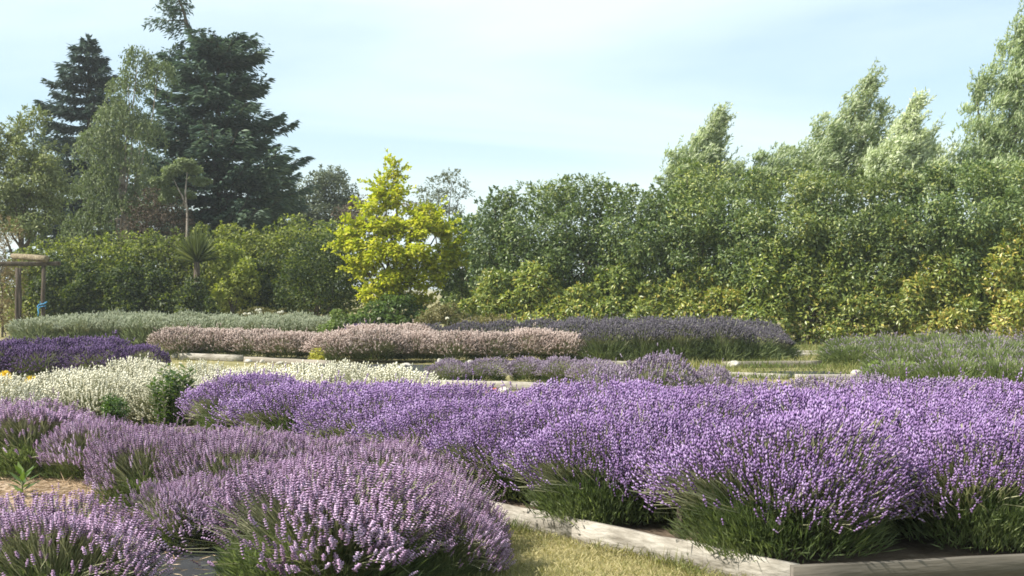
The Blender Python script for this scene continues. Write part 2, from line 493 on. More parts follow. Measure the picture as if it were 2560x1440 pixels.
def lav_meshes(seed, nsp, tpl, flower, leaf, spL=.06, spW=.009, amax=82, nleaf=3000, H=.7, R=.65, mound=(.62, .5), bias=1.0, leafL=.10, stemw=.0035,
               leafW=.009, gap=0.35, sparse_side=.6, axup=.55, opening=0.0, ajit=.15, flat=.75, rag=.10):
    rng = np.random.default_rng(seed)
    # flower stems end on an uneven dome
    n = int(nsp * 1.7)
    ca = rng.uniform(math.cos(math.radians(amax)), 1, n) ** bias
    sa = np.sqrt(1 - ca ** 2)
    ph = rng.uniform(0, 2 * math.pi, n)
    u = np.stack([sa * np.cos(ph), sa * np.sin(ph), ca], 1)
    off = seed * 1.7
    lump = 1 + rag * noise(u, 2.2, off) + rag * .6 * noise(u, 5.5, off + 1)
    keep = (noise(u, 3.2, off + 4) + rng.normal(size=n) * .35 > -gap - .5) & (rng.random(n) < (1 - sparse_side * (1 - ca) ** 1.6))
    if opening:
        # a side where the stems have parted and the leafy heart shows
        dv = u @ nrm(np.array([.15 * math.sin(off), -.93, .34]))
        keep &= ((dv + rng.normal(size=n) * .06 + .08 * noise(u, 4., off)) < math.cos(math.radians(opening))) | (rng.random(n) < .14)
    u, lump, ca, sa, ph = u[keep][:nsp], lump[keep][:nsp], ca[keep][:nsp], sa[keep][:nsp], ph[keep][:nsp]
    n = len(u)
    rr = lump * rng.uniform(.84, 1.03, n)
    end = np.stack([u[:, 0] * R * rr, u[:, 1] * R * rr, .10 + (H - .12) * np.power(np.clip(ca, 0, 1), flat) * rr], 1)
    base = np.stack([u[:, 0] * R * .38, u[:, 1] * R * .38, .10 + .22 * H * ca], 1) + rng.normal(size=(n, 3)) * [.04, .04, .03]
    base[:, 2] = np.maximum(base[:, 2], .03)
    midp = base * .45 + end * .55 + np.stack([u[:, 0] * .03, u[:, 1] * .03, .04 * sa], 1) + rng.normal(size=(n, 3)) * .012
    ax = nrm(nrm(end - midp) + np.array([0, 0, axup]) + rng.normal(size=(n, 3)) * ajit)
    v = np.clip(.5 + .2 * noise(u, 2.6, off + 2) + rng.normal(size=n) * .18, .05, .95)
    spent = rng.random(n) < .09            # faded heads and stems that stand out of the dome
    v[spent] = rng.uniform(-.2, .1, spent.sum())
    stray = rng.random(n) < .05
    end[stray] += (end[stray] - base[stray]) * rng.uniform(.06, .2, (stray.sum(), 1)) + rng.normal(size=(stray.sum(), 3)) * .03
    L = spL * rng.uniform(.7, 1.3, n); Wd = spW * rng.uniform(.75, 1.25, n)
    gf = G(); spikes(gf, end, ax, L, Wd, v, tpl, rng)
    # stems: thin bent ribbons
    gs = G()
    S = nrm(np.cross(end - base, rdir(n, rng))) * stemw * .5
    V = np.stack([base - S, base + S, midp - S, midp + S, end - S, end + S], 1)
    b = np.arange(n)[:, None] * 6
    T = np.concatenate([b + [0, 1, 3], b + [0, 3, 2], b + [2, 3, 5], b + [2, 5, 4]], 1)
    gs.add(V, T, np.repeat(np.clip(rng.normal(.5, .2, n), 0, 1), 6))
    # leafy mound below
    gl = G()
    m = nleaf
    ca = rng.uniform(.0, 1, m); sa = np.sqrt(1 - ca ** 2); ph = rng.uniform(0, 2 * math.pi, m)
    u = np.stack([sa * np.cos(ph), sa * np.sin(ph), ca], 1)
    rr = (1 + .12 * noise(u, 3.0, off + 3)) * np.sqrt(rng.uniform(.25, 1, m))
    P = np.stack([u[:, 0] * R * mound[0] * rr, u[:, 1] * R * mound[0] * rr, .03 + H * mound[1] * ca * rr], 1)
    D = nrm(u + [0, 0, .75] + rng.normal(size=(m, 3)) * .33)
    leaves(gl, P, D, rdir(m, rng), leafL * rng.uniform(.6, 1.4, m), leafW, np.clip(.45 + .25 * noise(P, 6., off) + rng.normal(size=m) * .18, 0, 1), .2)
    if opening:
        m = nleaf // 2
        a = rng.normal(size=m) * .36 - math.pi / 2 + .15 * math.sin(off)
        rr = R * rng.uniform(.45, .76, m); zz_ = rng.uniform(.02, .46, m) * H * (1.15 - rr / R * .55)
        P = np.stack([np.cos(a) * rr, np.sin(a) * rr, zz_], 1)
        D = np.stack([np.cos(a) * .6, np.sin(a) * .6, np.full(m, .9)], 1) + rng.normal(size=(m, 3)) * .28
        leaves(gl, P, D, rdir(m, rng), leafL * rng.uniform(.4, 1.1, m), leafW * .9, np.clip(.5 + .25 * noise(P, 7., off) + rng.normal(size=m) * .2, 0, 1), .2)
    return [('foliage', gl.mesh('lavender_foliage', M[leaf])), ('stems', gs.mesh('lavender_stems', M['stem'])), ('flower_spikes', gf.mesh('lavender_flowers', M[flower]))]


LAV = {}


def lav_kind(key, count, **kw):
    LAV[key] = [lav_meshes(hash_(key) + 11 * i, **kw) for i in range(count)]


def hash_(s):
    return sum(ord(c) * (i + 3) for i, c in enumerate(s)) % 1000


lav_kind('lilac', 3, nsp=2000, tpl='near', flower='lilac', leaf='lavleaf', spL=.058, spW=.0112, axup=1.1, ajit=.26, opening=36, rag=.17, nleaf=5000, amax=82, sparse_side=.75, stemw=.0048, leafL=.10, leafW=.0075, mound=(.74, .6))
lav_kind('violet', 4, nsp=4000, tpl='mid', flower='violet', leaf='lavleaf', opening=26, ajit=.2, rag=.14, spL=.064, spW=.0064, axup=.8, flat=.62, nleaf=7000, amax=86, sparse_side=.8, stemw=.0048, leafL=.10, leafW=.0075, mound=(.78, .6))
lav_kind('white', 3, nsp=1700, tpl='mid', flower='cream', leaf='greyleaf', spL=.075, spW=.0105, nleaf=1500, H=.62, amax=88, sparse_side=.1, leafW=.014)
lav_kind('dull', 2, nsp=1100, tpl='far', flower='dull', leaf='lavleaf', spL=.05, spW=.012, nleaf=1800, H=.55, leafW=.014, amax=82)
lav_kind('deep', 2, nsp=1300, tpl='far', flower='deep', leaf='lavleaf', spL=.07, spW=.016, nleaf=900, H=.6, leafW=.016, amax=89, sparse_side=.0)
lav_kind('pink', 3, nsp=1700, tpl='far', flower='pink', leaf='lavleaf', flat=.5, spL=.09, spW=.0135, nleaf=1200, H=.68, leafW=.016, amax=88, sparse_side=.1)
lav_kind('slate', 2, nsp=950, tpl='far', flower='slate', leaf='meadow', spL=.07, spW=.013, nleaf=2900, H=.75, leafW=.014, leafL=.2, amax=56, mound=(.86, .68), stemw=.008)
lav_kind('bud', 2, flat=.45, nsp=1100, tpl='far', flower='bud', leaf='greyleaf', spL=.07, spW=.011, nleaf=3000, H=.75, leafW=.016, leafL=.22, amax=72, mound=(.85, .8), stemw=.009)
lav_kind('green', 2, nsp=150, tpl='far', flower='dull', leaf='pale_meadow', spL=.06, spW=.008, nleaf=3400, H=.7, leafW=.016, leafL=.2, amax=70, mound=(.85, .7), stemw=.008)

_cnt = {}


def bush(kind, x, y, R, H, label, group, z=0.0, rng=RNG, tilt=(0, 0), var=None, face=None):
    """one lavender bush: an Empty at its base with foliage, stems and flower spikes"""
    k = _cnt.get(kind, 0); _cnt[kind] = k + 1
    ms = LAV[kind][k % len(LAV[kind]) if var is None else var]
    H0 = {'white': .62, 'dull': .55, 'deep': .6, 'pink': .68, 'slate': .75, 'bud': .75}.get(kind, .7)
    t = thing('lavender_bush', label, 'lavender bush', (x, y, z), rng.uniform(0, 6.28), group)
    t.rotation_euler = (tilt[0], tilt[1], rng.uniform(0, 6.28) if face is None else math.radians(face))
    for nm, me in ms:
        o = link(nm, me, t)
        o.scale = (R / .65, R / .65, H / H0)
        o['kind'] = 'stuff'
    return t


ORD = ['first', 'second', 'third', 'fourth', 'fifth', 'sixth', 'seventh', 'eighth', 'ninth', 'tenth', 'eleventh', 'twelfth', 'thirteenth', 'fourteenth', 'fifteenth', 'sixteenth']


def row(kind, items, what, where, group, z=0.0, jit=.06, rng=RNG):
    """items: list of (x, y, R, H) sorted from the left; labels count along the row"""
    for i, (x, y, R, H) in enumerate(items):
        lab = f'{what}, {ORD[i]} from left in {where}' if len(items) > 1 else f'{what} {where}'
        bush(kind, x + rng.normal() * jit, y + rng.normal() * jit, R * rng.uniform(.92, 1.08), H * rng.uniform(.95, 1.06), lab, group, z)


GV = 'violet lavender bushes in the raised bed'
BZ = .09
# front and left edge of the raised bed, each singled out
bush('violet', 1.60, 7.50, .80, .72, 'largest violet lavender bush, fanning over the corner of the pale boards', GV, BZ, face=-34)
bush('violet', 0.62, 8.50, .66, .66, 'violet lavender bush with bright green base behind the small wooden stake', GV, BZ, face=-14)
bush('violet', 0.02, 9.45, .70, .62, 'violet lavender bush beside the stone at the end of the pale board', GV, BZ, face=22)
bush('violet', -.52, 10.4, .74, .60, 'violet lavender bush with yellow-green base behind the small pinkish bush', GV, BZ, face=10)
bush('violet', -1.18, 11.4, .80, .60, 'violet lavender bush behind the large lilac bush, between two green-based bushes', GV, BZ, face=60)
bush('violet', -1.98, 12.35, .80, .58, 'violet lavender bush with broad olive base in front of the cream lavender', GV, BZ, face=-8)
bush('violet', -2.66, 13.1, .70, .63, 'tall spiky violet lavender bush next to the dark leafy plant', GV, BZ, face=-30)
bush('violet', 2.76, 7.80, .82, .68, 'violet lavender bush leaning over the shaded board near the picture edge', GV, BZ, face=14)
bush('violet', 3.95, 8.7, .76, .62, 'violet lavender bush showing green stems at the picture edge', GV, BZ, face=-8)
row('violet', [(1.15, 8.45, .72, .68), (2.15, 8.5, .84, .71), (3.0, 9.0, .84, .70)], 'violet lavender bush', 'second row behind the corner bush', GV, BZ)
row('violet', [(.5, 9.45, .80, .66), (1.35, 9.3, .84, .72), (2.2, 9.5, .84, .72), (3.05, 9.8, .84, .71), (3.9, 9.8, .84, .70), (4.7, 9.9, .8, .68)], 'violet lavender bush', 'third row of the raised bed', GV, BZ)
row('violet', [(-1.25, 12.6, .8, .58), (-.55, 11.6, .84, .60), (.2, 10.7, .84, .64), (1.0, 10.3, .84, .69), (1.8, 10.4, .84, .69), (2.6, 10.7, .84, .70), (3.4, 10.8, .84, .70), (4.2, 10.8, .84, .70), (4.9, 10.8, .8, .68)], 'violet lavender bush', 'fourth row of the raised bed', GV, BZ)
row('violet', [(.3, 11.5, .76, .60), (1.0, 11.2, .76, .64), (1.8, 11.3, .76, .63)], 'violet lavender bush', 'last row before the greyish mound', GV, BZ)

GL = 'lilac lavender bushes in the front bed'
bush('lilac', -1.0, 6.95, .74, .61, 'large domed lilac lavender bush in front of the pale board end', GL, face=-62)
bush('lilac', -.40, 7.2, .40, .47, 'brownish lilac bush leaning onto the dry grass', GL, tilt=(0, .25), face=-20)
bush('lilac', -.62, 7.9, .56, .52, 'small pinkish lavender bush just behind the large domed lilac bush', GL, face=120)
bush('lilac', -2.28, 6.4, .60, .53, 'low lilac lavender bush in the bottom left corner', GL, face=-2)
bush('lilac', -2.62, 9.35, .52, .56, 'lilac lavender bush with dark green base beside the straw mulch', GL, face=0)
bush('lilac', -2.0, 9.0, .5, .56, 'lilac lavender bush touching the large dome, dark green side showing', GL, face=18)
bush('lilac', -1.55, 10.0, .54, .46, 'lilac lavender bush behind pale wooden label stakes', GL, face=60)
bush('lilac', -2.25, 10.6, .60, .42, 'lilac lavender bush in front of the thin grey board', GL)
bush('lilac', -2.95, 10.9, .60, .40, 'lilac lavender bush below the round dark green shrub', GL)
bush('lilac', -4.18, 11.2, .72, .60, 'tall lilac bush with bright green opening at left picture edge', GL, face=2)
bush('lilac', -3.52, 10.75, .46, .50, 'small brownish lilac bush at the edge of the straw mulch', GL, face=160)
bush('lilac', -5.0, 11.8, .62, .54, 'lilac lavender bush cut off by the left picture edge', GL)
bush('lilac', -2.0, 8.0, .44, .40, 'low lilac bush over the black weed mat between the two front domes', GL)
bush('lilac', -1.45, 8.2, .5, .50, 'lilac lavender bush right behind the left flank of the large dome', GL)
bush('lilac', -3.05, 6.7, .5, .52, 'lilac lavender bush cut by the left edge beside the straw mulch front', GL)
bush('lilac', -.95, 9.2, .6, .5, 'lilac lavender bush between large dome and yellow-green based bush', GL)

GW = 'cream white lavender bushes'
row('white', [(-5.55, 14.0, .60, .56), (-4.75, 14.5, .62, .60), (-4.0, 14.7, .62, .62), (-3.25, 14.9, .62, .62)], 'cream white lavender bush', 'front of the cream bed', GW)
row('white', [(-5.4, 15.6, .62, .60), (-4.65, 16.0, .66, .66), (-3.9, 16.0, .62, .62), (-3.25, 15.8, .66, .62), (-2.55, 15.3, .66, .66), (-1.9, 15.1, .66, .68), (-1.3, 14.9, .64, .66), (-.8, 14.6, .5, .46)], 'cream white lavender bush', 'back row of the cream bed', GW)

GD = 'dark purple lavender bushes by the pergola'
row('deep', [(-10.1, 22.6, .62, .60), (-9.2, 22.7, .62, .62), (-8.35, 22.7, .62, .60), (-7.5, 22.8, .62, .58)], 'dark purple lavender bush', 'front dark purple row', GD)
row('deep', [(-10.4, 24.0, .66, .64), (-9.5, 24.2, .66, .66), (-8.6, 24.2, .66, .64), (-7.7, 24.2, .66, .66), (-6.95, 24.0, .5, .54)], 'dark purple lavender bush', 'rear dark purple row', GD)

GP = 'pale pink lavender bushes'
row('pink', [(-7.5, 29.3, 0.78, 0.68), (-6.7, 29.3, 0.76, 0.64), (-5.9, 29.2, 0.76, 0.64), (-5.1, 29.0, 0.73, 0.60), (-4.5, 28.9, 0.61, 0.58)], 'pale pink lavender bush', 'pink row behind the pale kerb boards', GP)
row('pink', [(-3.6, 27.9, 0.81, 0.64), (-2.85, 27.8, 0.81, 0.68), (-2.0, 27.9, 0.76, 0.66), (-1.2, 27.9, 0.76, 0.66), (-.4, 27.8, 0.73, 0.64), (.4, 27.9, 0.73, 0.66), (1.15, 27.9, 0.76, 0.64), (1.6, 28.0, 0.51, 0.48)], 'pale pink lavender bush', 'long pink row behind the lone plank', GP)
row('pink', [(-3.3, 29.6, 0.85, 0.74), (-2.5, 29.8, 0.83, 0.70)], 'pale pink lavender bush', 'raised hump of the pink bed', GP)

GB = 'slate purple lavender bushes before the hedge'
row('slate', [(2.0, 27.4, .75, .74), (2.8, 27.4, .8, .78), (3.6, 27.5, .8, .78), (4.4, 27.6, .8, .76), (5.2, 28.0, .8, .68), (5.8, 28.6, .7, .54)], 'slate purple lavender bush', 'front slate row by the hedge', GB)
row('slate', [(1.4, 29.4, .8, .78), (2.3, 29.3, .8, .80), (3.2, 29.3, .8, .80), (4.1, 29.3, .8, .78), (5.0, 29.4, .8, .76), (5.8, 29.8, .75, .66)], 'slate purple lavender bush', 'middle slate row by the hedge', GB)
row('slate', [(-2.0, 31.0, .8, .66), (-1.1, 31.2, .8, .70), (-.2, 31.2, .8, .74), (.7, 31.2, .8, .78), (1.6, 31.3, .8, .80), (2.5, 31.4, .8, .80), (3.4, 31.4, .8, .80), (4.3, 31.4, .8, .80), (5.2, 31.6, .8, .78), (6.1, 31.8, .8, .72)], 'slate purple lavender bush', 'rear slate row by the hedge', GB)
row('deep', [(-3.7, 31.6, .6, .68), (-3.0, 32.0, .6, .66)], 'dark purple lavender bush', 'pair behind the pink hump', 'dark purple bushes behind the pink hump')

GG = 'grey green budding lavender bushes'
row('bud', [(-13.2, 36.0, 0.96, 0.70), (-12.2, 36.2, 0.96, 0.74), (-11.2, 36.2, 0.96, 0.74), (-10.2, 36.2, 0.96, 0.74), (-9.2, 36.2, 0.96, 0.72), (-8.2, 36.2, 0.96, 0.74), (-7.2, 36.2, 0.96, 0.72), (-6.2, 36.2, 0.96, 0.70), (-5.3, 36.2, 0.84, 0.68)], 'grey green budding lavender bush', 'front grey-green row', GG)
row('bud', [(-12.8, 37.6, 0.96, 0.78), (-11.7, 37.6, 0.96, 0.80), (-10.6, 37.6, 0.96, 0.80), (-9.5, 37.6, 0.96, 0.80), (-8.4, 37.6, 0.96, 0.78), (-7.3, 37.6, 0.96, 0.78), (-6.2, 37.6, 0.96, 0.76)], 'grey green budding lavender bush', 'rear grey-green row', GG)

GM = 'low dull purple lavender bushes by the plank'
row('dull', [(-1.0, 21.4, .45, .40), (-.4, 21.6, .5, .42), (.25, 21.6, .5, .42), (.85, 21.4, .5, .42), (1.35, 20.6, .5, .42)], 'low dull purple lavender bush', 'low row behind the lone plank', GM)
row('dull', [(1.25, 15.9, .5, .62), (1.82, 16.0, .62, .76), (2.45, 16.2, .5, .62)], 'greyish purple lavender bush', 'mound rising behind the violet bed', 'greyish purple mound behind the violet bed')
row('dull', [(2.75, 14.3, .6, .52), (3.45, 14.6, .66, .56), (4.15, 14.6, .66, .55), (4.8, 14.4, .66, .54), (5.45, 14.2, .66, .55), (6.1, 14.0, .66, .54)], 'low greyish purple lavender bush', 'thin row behind the violet bed', 'low greyish purple bushes behind the violet bed')

GR = 'green thinly flowering lavender bushes near the tall hedge'
row('green', [(6.2, 20.6, .6, .42), (6.9, 20.2, .7, .50), (7.6, 20.0, .7, .52), (8.3, 19.8, .7, .54)], 'green thinly flowering lavender bush', 'front green row near the hedge', GR)
row('green', [(6.9, 23.0, .7, .50), (7.7, 22.8, .76, .56), (8.5, 22.6, .76, .58), (9.3, 22.4, .76, .58)], 'green thinly flowering lavender bush', 'second green row near the hedge', GR)
row('green', [(7.0, 26.2, .8, .48), (7.9, 26.2, .85, .54), (8.8, 26.2, .85, .56), (9.7, 26.0, .85, .58), (10.6, 26.0, .85, .58)], 'green thinly flowering lavender bush', 'third green row near the hedge', GR)
row('green', [(7.9, 29.6, .8, .50), (8.9, 29.6, .85, .56), (9.9, 29.4, .85, .60), (10.9, 29.4, .85, .60), (11.9, 29.2, .85, .60)], 'green thinly flowering lavender bush', 'rear green row under the hedge', GR)


# ------------------------------------------------------------------ crowns
def sub_blobs(blobs, rng, k=7, r=(.32, .5), keep=True):
    """smaller clumps over the surface of the main ones"""
    out = []
    for b in blobs:
        b = np.asarray(b, float)
        c, rad = b[:3], b[3:6]
        kk = max(3, int(k * (rad.mean() / .8) ** 1.0)) if k > 3 else k
        for u in rdir(kk, rng):
            u[2] = u[2] * .9 + .08
            f = rng.uniform(*r)
            out.append(np.concatenate([c + u * rad * (1 - f * .38), rad * f * rng.uniform(.8, 1.2, 3)]))
        if keep:
            out.append(np.concatenate([c, rad * .72]))
    return np.array(out)


def crown(g, blobs, n, L, Wd, rng, v0=.45, vs_=.16, patch=.2, pf=.6, shell=.35, up=.5, droop=.1, wind=None, flat=0.0, fold=.18, zmin=.03, thin_back=0.0):
    B = np.asarray(blobs)
    w = (B[:, 3] * B[:, 5]) ** 1.0
    i = rng.choice(len(B), n, p=w / w.sum())
    u = rdir(n, rng)
    back = (u[:, 1] > .3) & (rng.random(n) < thin_back)
    u[back, 1] *= -1
    rr = 1 - shell * rng.random(n) ** 1.4 * 1.0
    P = B[i, :3] + u * B[i, 3:6] * rr[:, None]
    P = P + u * B[i, 3:6] * (.16 * noise(P, 2.3 / max(.35, B[:, 3].mean()) * .5)[:, None])
    N = nrm(u * .55 + np.array([0, 0, up]) + rng.normal(size=(n, 3)) * (.45 * (1 - flat)))
    D = np.cross(N, rdir(n, rng)); D = nrm(D) + u * .55 + np.array([0, 0, -droop])
    if wind is not None:
        D = D * .5 + np.asarray(wind) * 1.0
    ok = P[:, 2] > zmin
    P, D, N = P[ok], D[ok], N[ok]
    n = len(P)
    v = np.clip(v0 + patch * noise(P, pf) + rng.normal(size=n) * vs_, 0, 1)
    leaves(g, P, D, N, L * rng.uniform(.65, 1.35, n), Wd * rng.uniform(.7, 1.3, n), v, fold)


def sprigs(g, gt, starts, dirs, lens, rng, L, Wd, per=14, v0=.5, vs_=.15, patch=.15, stem=.008):
    """thin shoots with leaves along them"""
    for p, d, l in zip(starts, dirs, lens):
        c = curve(p, p + d * l, -.04 * l, 5, .01 * l, rng)
        c = c[[0, 2, 4]]
        if gt is not None:
            tube(g, c, np.linspace(stem, stem * .4, 3), 3, .15)
        t = np.sort(rng.random(per)) * .95 + .05
        q = np.array([np.interp(t, np.linspace(0, 1, 3), c[:, k]) for k in range(3)]).T
        D = nrm(d + rng.normal(size=(per, 3)) * .7)
        leaves(g, q, D, rdir(per, rng) + [0, 0, .6], L * rng.uniform(.7, 1.3, per), Wd, np.clip(v0 + patch * noise(q, .6) + rng.normal(size=per) * vs_, 0, 1))


def limbs(gt, base, tops, rng, r0=.12, trunk_to=.45, sides=6, wob=.06):
    """tapered trunk that forks towards the clumps"""
    tops = np.asarray(tops, float)
    c = tops.mean(0)
    fork = np.array([base[0] * .5 + c[0] * .5, base[1] * .5 + c[1] * .5, base[2] + (tops[:, 2].max() - base[2]) * trunk_to])
    tube(gt, curve(base - [0, 0, .1], fork, 0, 7, wob, rng), np.linspace(r0, r0 * .6, 7), sides + 2)
    for t in tops:
        h = rng.uniform(.35, 1.0)
        st = base + (fork - base) * h
        tube(gt, curve(st, t, .08 * np.linalg.norm(t - st), 6, wob, rng), np.linspace(r0 * .5, r0 * .1, 6), sides)


def blob_px(items, d, flat=.75, zs=1.0):
    """(px, py, rx, rz[, depth offset]) in photograph pixels at depth d -> world ellipsoids"""
    s = FPX / d
    out = []
    for it in items:
        px, py, rx, rz = it[:4]
        dd = d + (it[4] if len(it) > 4 else 0.0)
        c = W(px, py, dd)
        out.append([*c, rx / s, rx / s * flat, rz / s])
    return out


def shrub(name, label, cat, blobs, leaf, n, L, Wd, seed, group=None, k=8, trunk=True, bark='bark', sprig=0, stemr=.07, part='crown', **kw):
    rng = np.random.default_rng(seed)
    B = np.array(blobs, float)
    base = np.array([B[:, 0].mean(), B[:, 1].mean(), 0.0])
    B[:, :3] -= base
    t = thing(name, label, cat, base, 0, group)
    sb = sub_blobs(B, rng, k)
    g = G()
    crown(g, sb, n, L, Wd, rng, **kw)
    gt = G()
    if trunk:
        limbs(gt, np.zeros(3), B[:, :3], rng, stemr)
    if sprig:
        i = rng.choice(len(B), sprig)
        u = rdir(sprig, rng); u[:, 2] = np.abs(u[:, 2]) + .35; u = nrm(u)
        st = B[i, :3] + u * B[i, 3:6] * .9
        ln = .35 * B[i, 5] * rng.uniform(.3, 1.0, sprig)
        sprigs(g, gt if trunk else None, st, nrm(u + [0, 0, .9]), np.clip(ln, .1, .6), rng, L, Wd, 12, kw.get('v0', .5))
    o = g.build(part, M[leaf], t); o['kind'] = 'stuff'
    if trunk or sprig:
        gt.build('trunk', M[bark], t, True)
    return t


# ---- tall hedge on the right: back row of tall dark shrubs, front row of lower yellow-green laurels
GT = 'tall dark green shrubs of the hedge'
tall = [(1165, 540, 60, 42.5, .3),  # px, top y, half width px, depth, value shift
    (1255, 478, 85, 39.5, .32), (1345, 440, 100, 39.5, .38), (1455, 448, 95, 39.3, .34), (1560, 460, 95, 39.0, .40), (1665, 452, 90, 38.6, .36),
    (1760, 420, 100, 38.4, .52), (1870, 428, 90, 38.2, .42), (1985, 415, 110, 38.0, .56), (2100, 440, 100, 37.6, .44), (2215, 432, 100, 37.4, .46),
    (2330, 425, 100, 37.2, .36), (2440, 405, 110, 37.0, .36), (2560, 395, 110, 36.8, .40)]
for i, (px, ty, hw, d, v0) in enumerate(tall):
    r = np.random.default_rng(300 + i)
    ty += r.uniform(-12, 18)
    items = [(px + r.uniform(-25, 25), ty + 62, hw * .72, 62, .1), (px + r.uniform(-60, 60), ty + 38, hw * .42, 42, .2), (px - 38, ty + 135, hw * .7, 58, -.7 + r.uniform(-.3, .3)), (px + 42, ty + 165, hw * .7, 60, -.8 + r.uniform(-.4, .4)),
             (px - 15, ty + 235, hw * .8, 60, -.7 + r.uniform(-.3, .5)), (px + 25, ty + 310, hw * .8, 60, -.3), (px, ty + 130, hw * .95, 100, 1.3), (px, ty + 270, hw, 120, 1.3)]
    shrub('hedge_shrub', f'tall dark green hedge shrub, {ORD[i]} from the golden tree', 'shrub', blob_px(items, d), 'tallhedge', 14300, .125, .056, 310 + i, GT, 9,
          sprig=60, stemr=.09, v0=v0 + .02, patch=.22, pf=.8, vs_=.2, up=.35, droop=.15, shell=.25, thin_back=.7)

GJ = 'yellow green laurels along the hedge foot'
low = [  # px, top y, half width, depth, v0
    (1245, 685, 75, 38.2, 0.47), (1350, 665, 80, 38.0, 0.55), (1455, 715, 80, 37.8, 0.51), (1555, 635, 75, 37.9, 0.43), (1650, 705, 75, 37.4, 0.49), (1740, 655, 72, 37.3, 0.53), (1830, 715, 70, 36.8, 0.59),
    (1925, 615, 85, 36.8, 0.45), (2030, 555, 90, 36.8, 0.47), (2130, 605, 90, 36.5, 0.49), (2235, 565, 85, 36.4, 0.51), (2330, 645, 80, 35.9, 0.63), (2425, 585, 75, 36.0, 0.49), (2535, 575, 80, 35.4, 0.67)]
for i, (px, ty, hw, d, v0) in enumerate(low):
    s = FPX / d
    by = 720 + CAM_Z * s
    hgt = by - ty
    items = [(px, ty + hgt * .22, hw * .8, hgt * .24, .2), (px - hw * .4, ty + hgt * .45, hw * .75, hgt * .24, 0), (px + hw * .4, ty + hgt * .55, hw * .75, hgt * .24, -.1), (px, ty + hgt * .78, hw, hgt * .24, -.2)]
    shrub('laurel_shrub', f'yellow green laurel at the hedge foot, {ORD[i]} from the golden tree', 'shrub', blob_px(items, d), 'laurel', 6800, .14, .06, 410 + i, GJ, 8,
          sprig=22, stemr=.06, v0=v0, patch=.2, pf=1.1, vs_=.2, up=.3, droop=.3, shell=.25, thin_back=.7)

# ---- wind-blown silver trees behind the hedge
GS = 'silvery wind-blown trees behind the hedge'


def silver_tree(label, items, d, n, seed, base_px, v0=.6, lean=(.75, 0, .65), leaf='silver', nsp=420):
    rng = np.random.default_rng(seed)
    B = np.array(blob_px([(a, b + 42, c * 1.28, e * 1.05) for a, b, c, e in items], d, .8))
    base = np.array([(base_px - 1280) / (FPX / d), d, 0.0])
    B[:, :3] -= base
    t = thing('silver_tree', label, 'tree', base, 0, GS)
    g, gt = G(), G()
    sb = sub_blobs(B, rng, 11, (.18, .32))
    ln_ = nrm(np.array(lean))
    crown(g, sb, int(n * 1.15), .16, .05, rng, v0=v0, vs_=.2, patch=.14, up=.4, droop=.0, wind=ln_, shell=.9)
    i = rng.choice(len(B), nsp); u = rdir(nsp, rng)
    st = B[i, :3] + u * B[i, 3:6] * rng.uniform(.3, .95, (nsp, 1))
    dr = nrm(np.array(lean) + np.array([0, 0, .35]) + rng.normal(size=(nsp, 3)) * .22)
    sprigs(g, gt, st, dr, rng.uniform(.35, 1.0, nsp), rng, .15, .045, 24, v0, vs_=.2, stem=.007)
    limbs(gt, np.zeros(3), B[:, :3], rng, .16, .5)
    o = g.build('crown', M[leaf], t); o['kind'] = 'stuff'
    gt.build('trunk', M['bark'], t, True)


silver_tree('small silvery wind-blown tree above the middle of the hedge', [(1765, 320, 32, 50), (1730, 370, 60, 50), (1790, 390, 50, 50), (1690, 400, 48, 40), (1740, 440, 80, 45), (1780, 285, 14, 26)], 46, 9000, 501, 1745, .58)
silver_tree('broad silvery tree with leaning pointed top above the hedge', [(2140, 225, 45, 45), (2165, 185, 18, 32), (2110, 290, 65, 55), (2175, 280, 45, 60), (2050, 330, 70, 45), (1960, 375, 75, 40), (2090, 370, 90, 60), (2000, 420, 110, 45), (1900, 415, 40, 30), (2150, 400, 70, 60), (1900, 440, 60, 30), (2180, 350, 50, 60)], 46, 17000, 502, 2080, .52)
silver_tree('pale straw-green wind-blown tree beside the broad silvery tree', [(2265, 285, 26, 40), (2235, 335, 50, 50), (2290, 340, 45, 50), (2320, 385, 45, 40), (2210, 390, 60, 50), (2270, 415, 80, 45), (2275, 245, 10, 20)], 44.5, 10500, 503, 2255, .78)
silver_tree('tallest pale green tree rising out of the picture edge', [(2545, 90, 40, 60), (2520, 170, 55, 65), (2570, 200, 70, 90), (2490, 270, 70, 70), (2450, 340, 70, 60), (2560, 330, 90, 90), (2410, 390, 45, 45), (2500, 420, 110, 60), (2560, 40, 25, 40), (2440, 200, 18, 40)], 45, 17000, 504, 2540, .46, lean=(.45, 0, .8))

# ---- golden tree
rng = np.random.default_rng(77)
items = [(988, 435, 16, 30), (962, 475, 34, 30), (990, 492, 26, 26, -.2), (940, 512, 40, 28, -.2), (1068, 538, 46, 32), (1100, 570, 34, 28), (1030, 575, 52, 34, -.4), (960, 565, 50, 32, -.4), (885, 580, 42, 30, -.3), (870, 610, 32, 24), (1120, 615, 32, 28), (930, 630, 62, 36, -.5), (1020, 640, 66, 38, -.5), (1095, 660, 44, 34, -.3), (1140, 650, 18, 26), (900, 670, 40, 30), (985, 700, 66, 34, -.3), (1060, 705, 46, 28, -.4), (940, 735, 40, 28, -.3), (1030, 750, 50, 28, -.3)]
B = np.array(blob_px(items, 41)); base = np.array([-3.75, 41, 0.0]); B[:, :3] -= base
t = thing('golden_tree', 'bright golden yellow tree standing between the two hedges', 'tree', base)
g, gt = G(), G()
crown(g, sub_blobs(B, rng, 9, (.28, .45)), 17000, .12, .085, rng, v0=.64, vs_=.2, patch=.16, pf=1.0, up=1.0, droop=.25, flat=.35, shell=.6)
nsp = 380
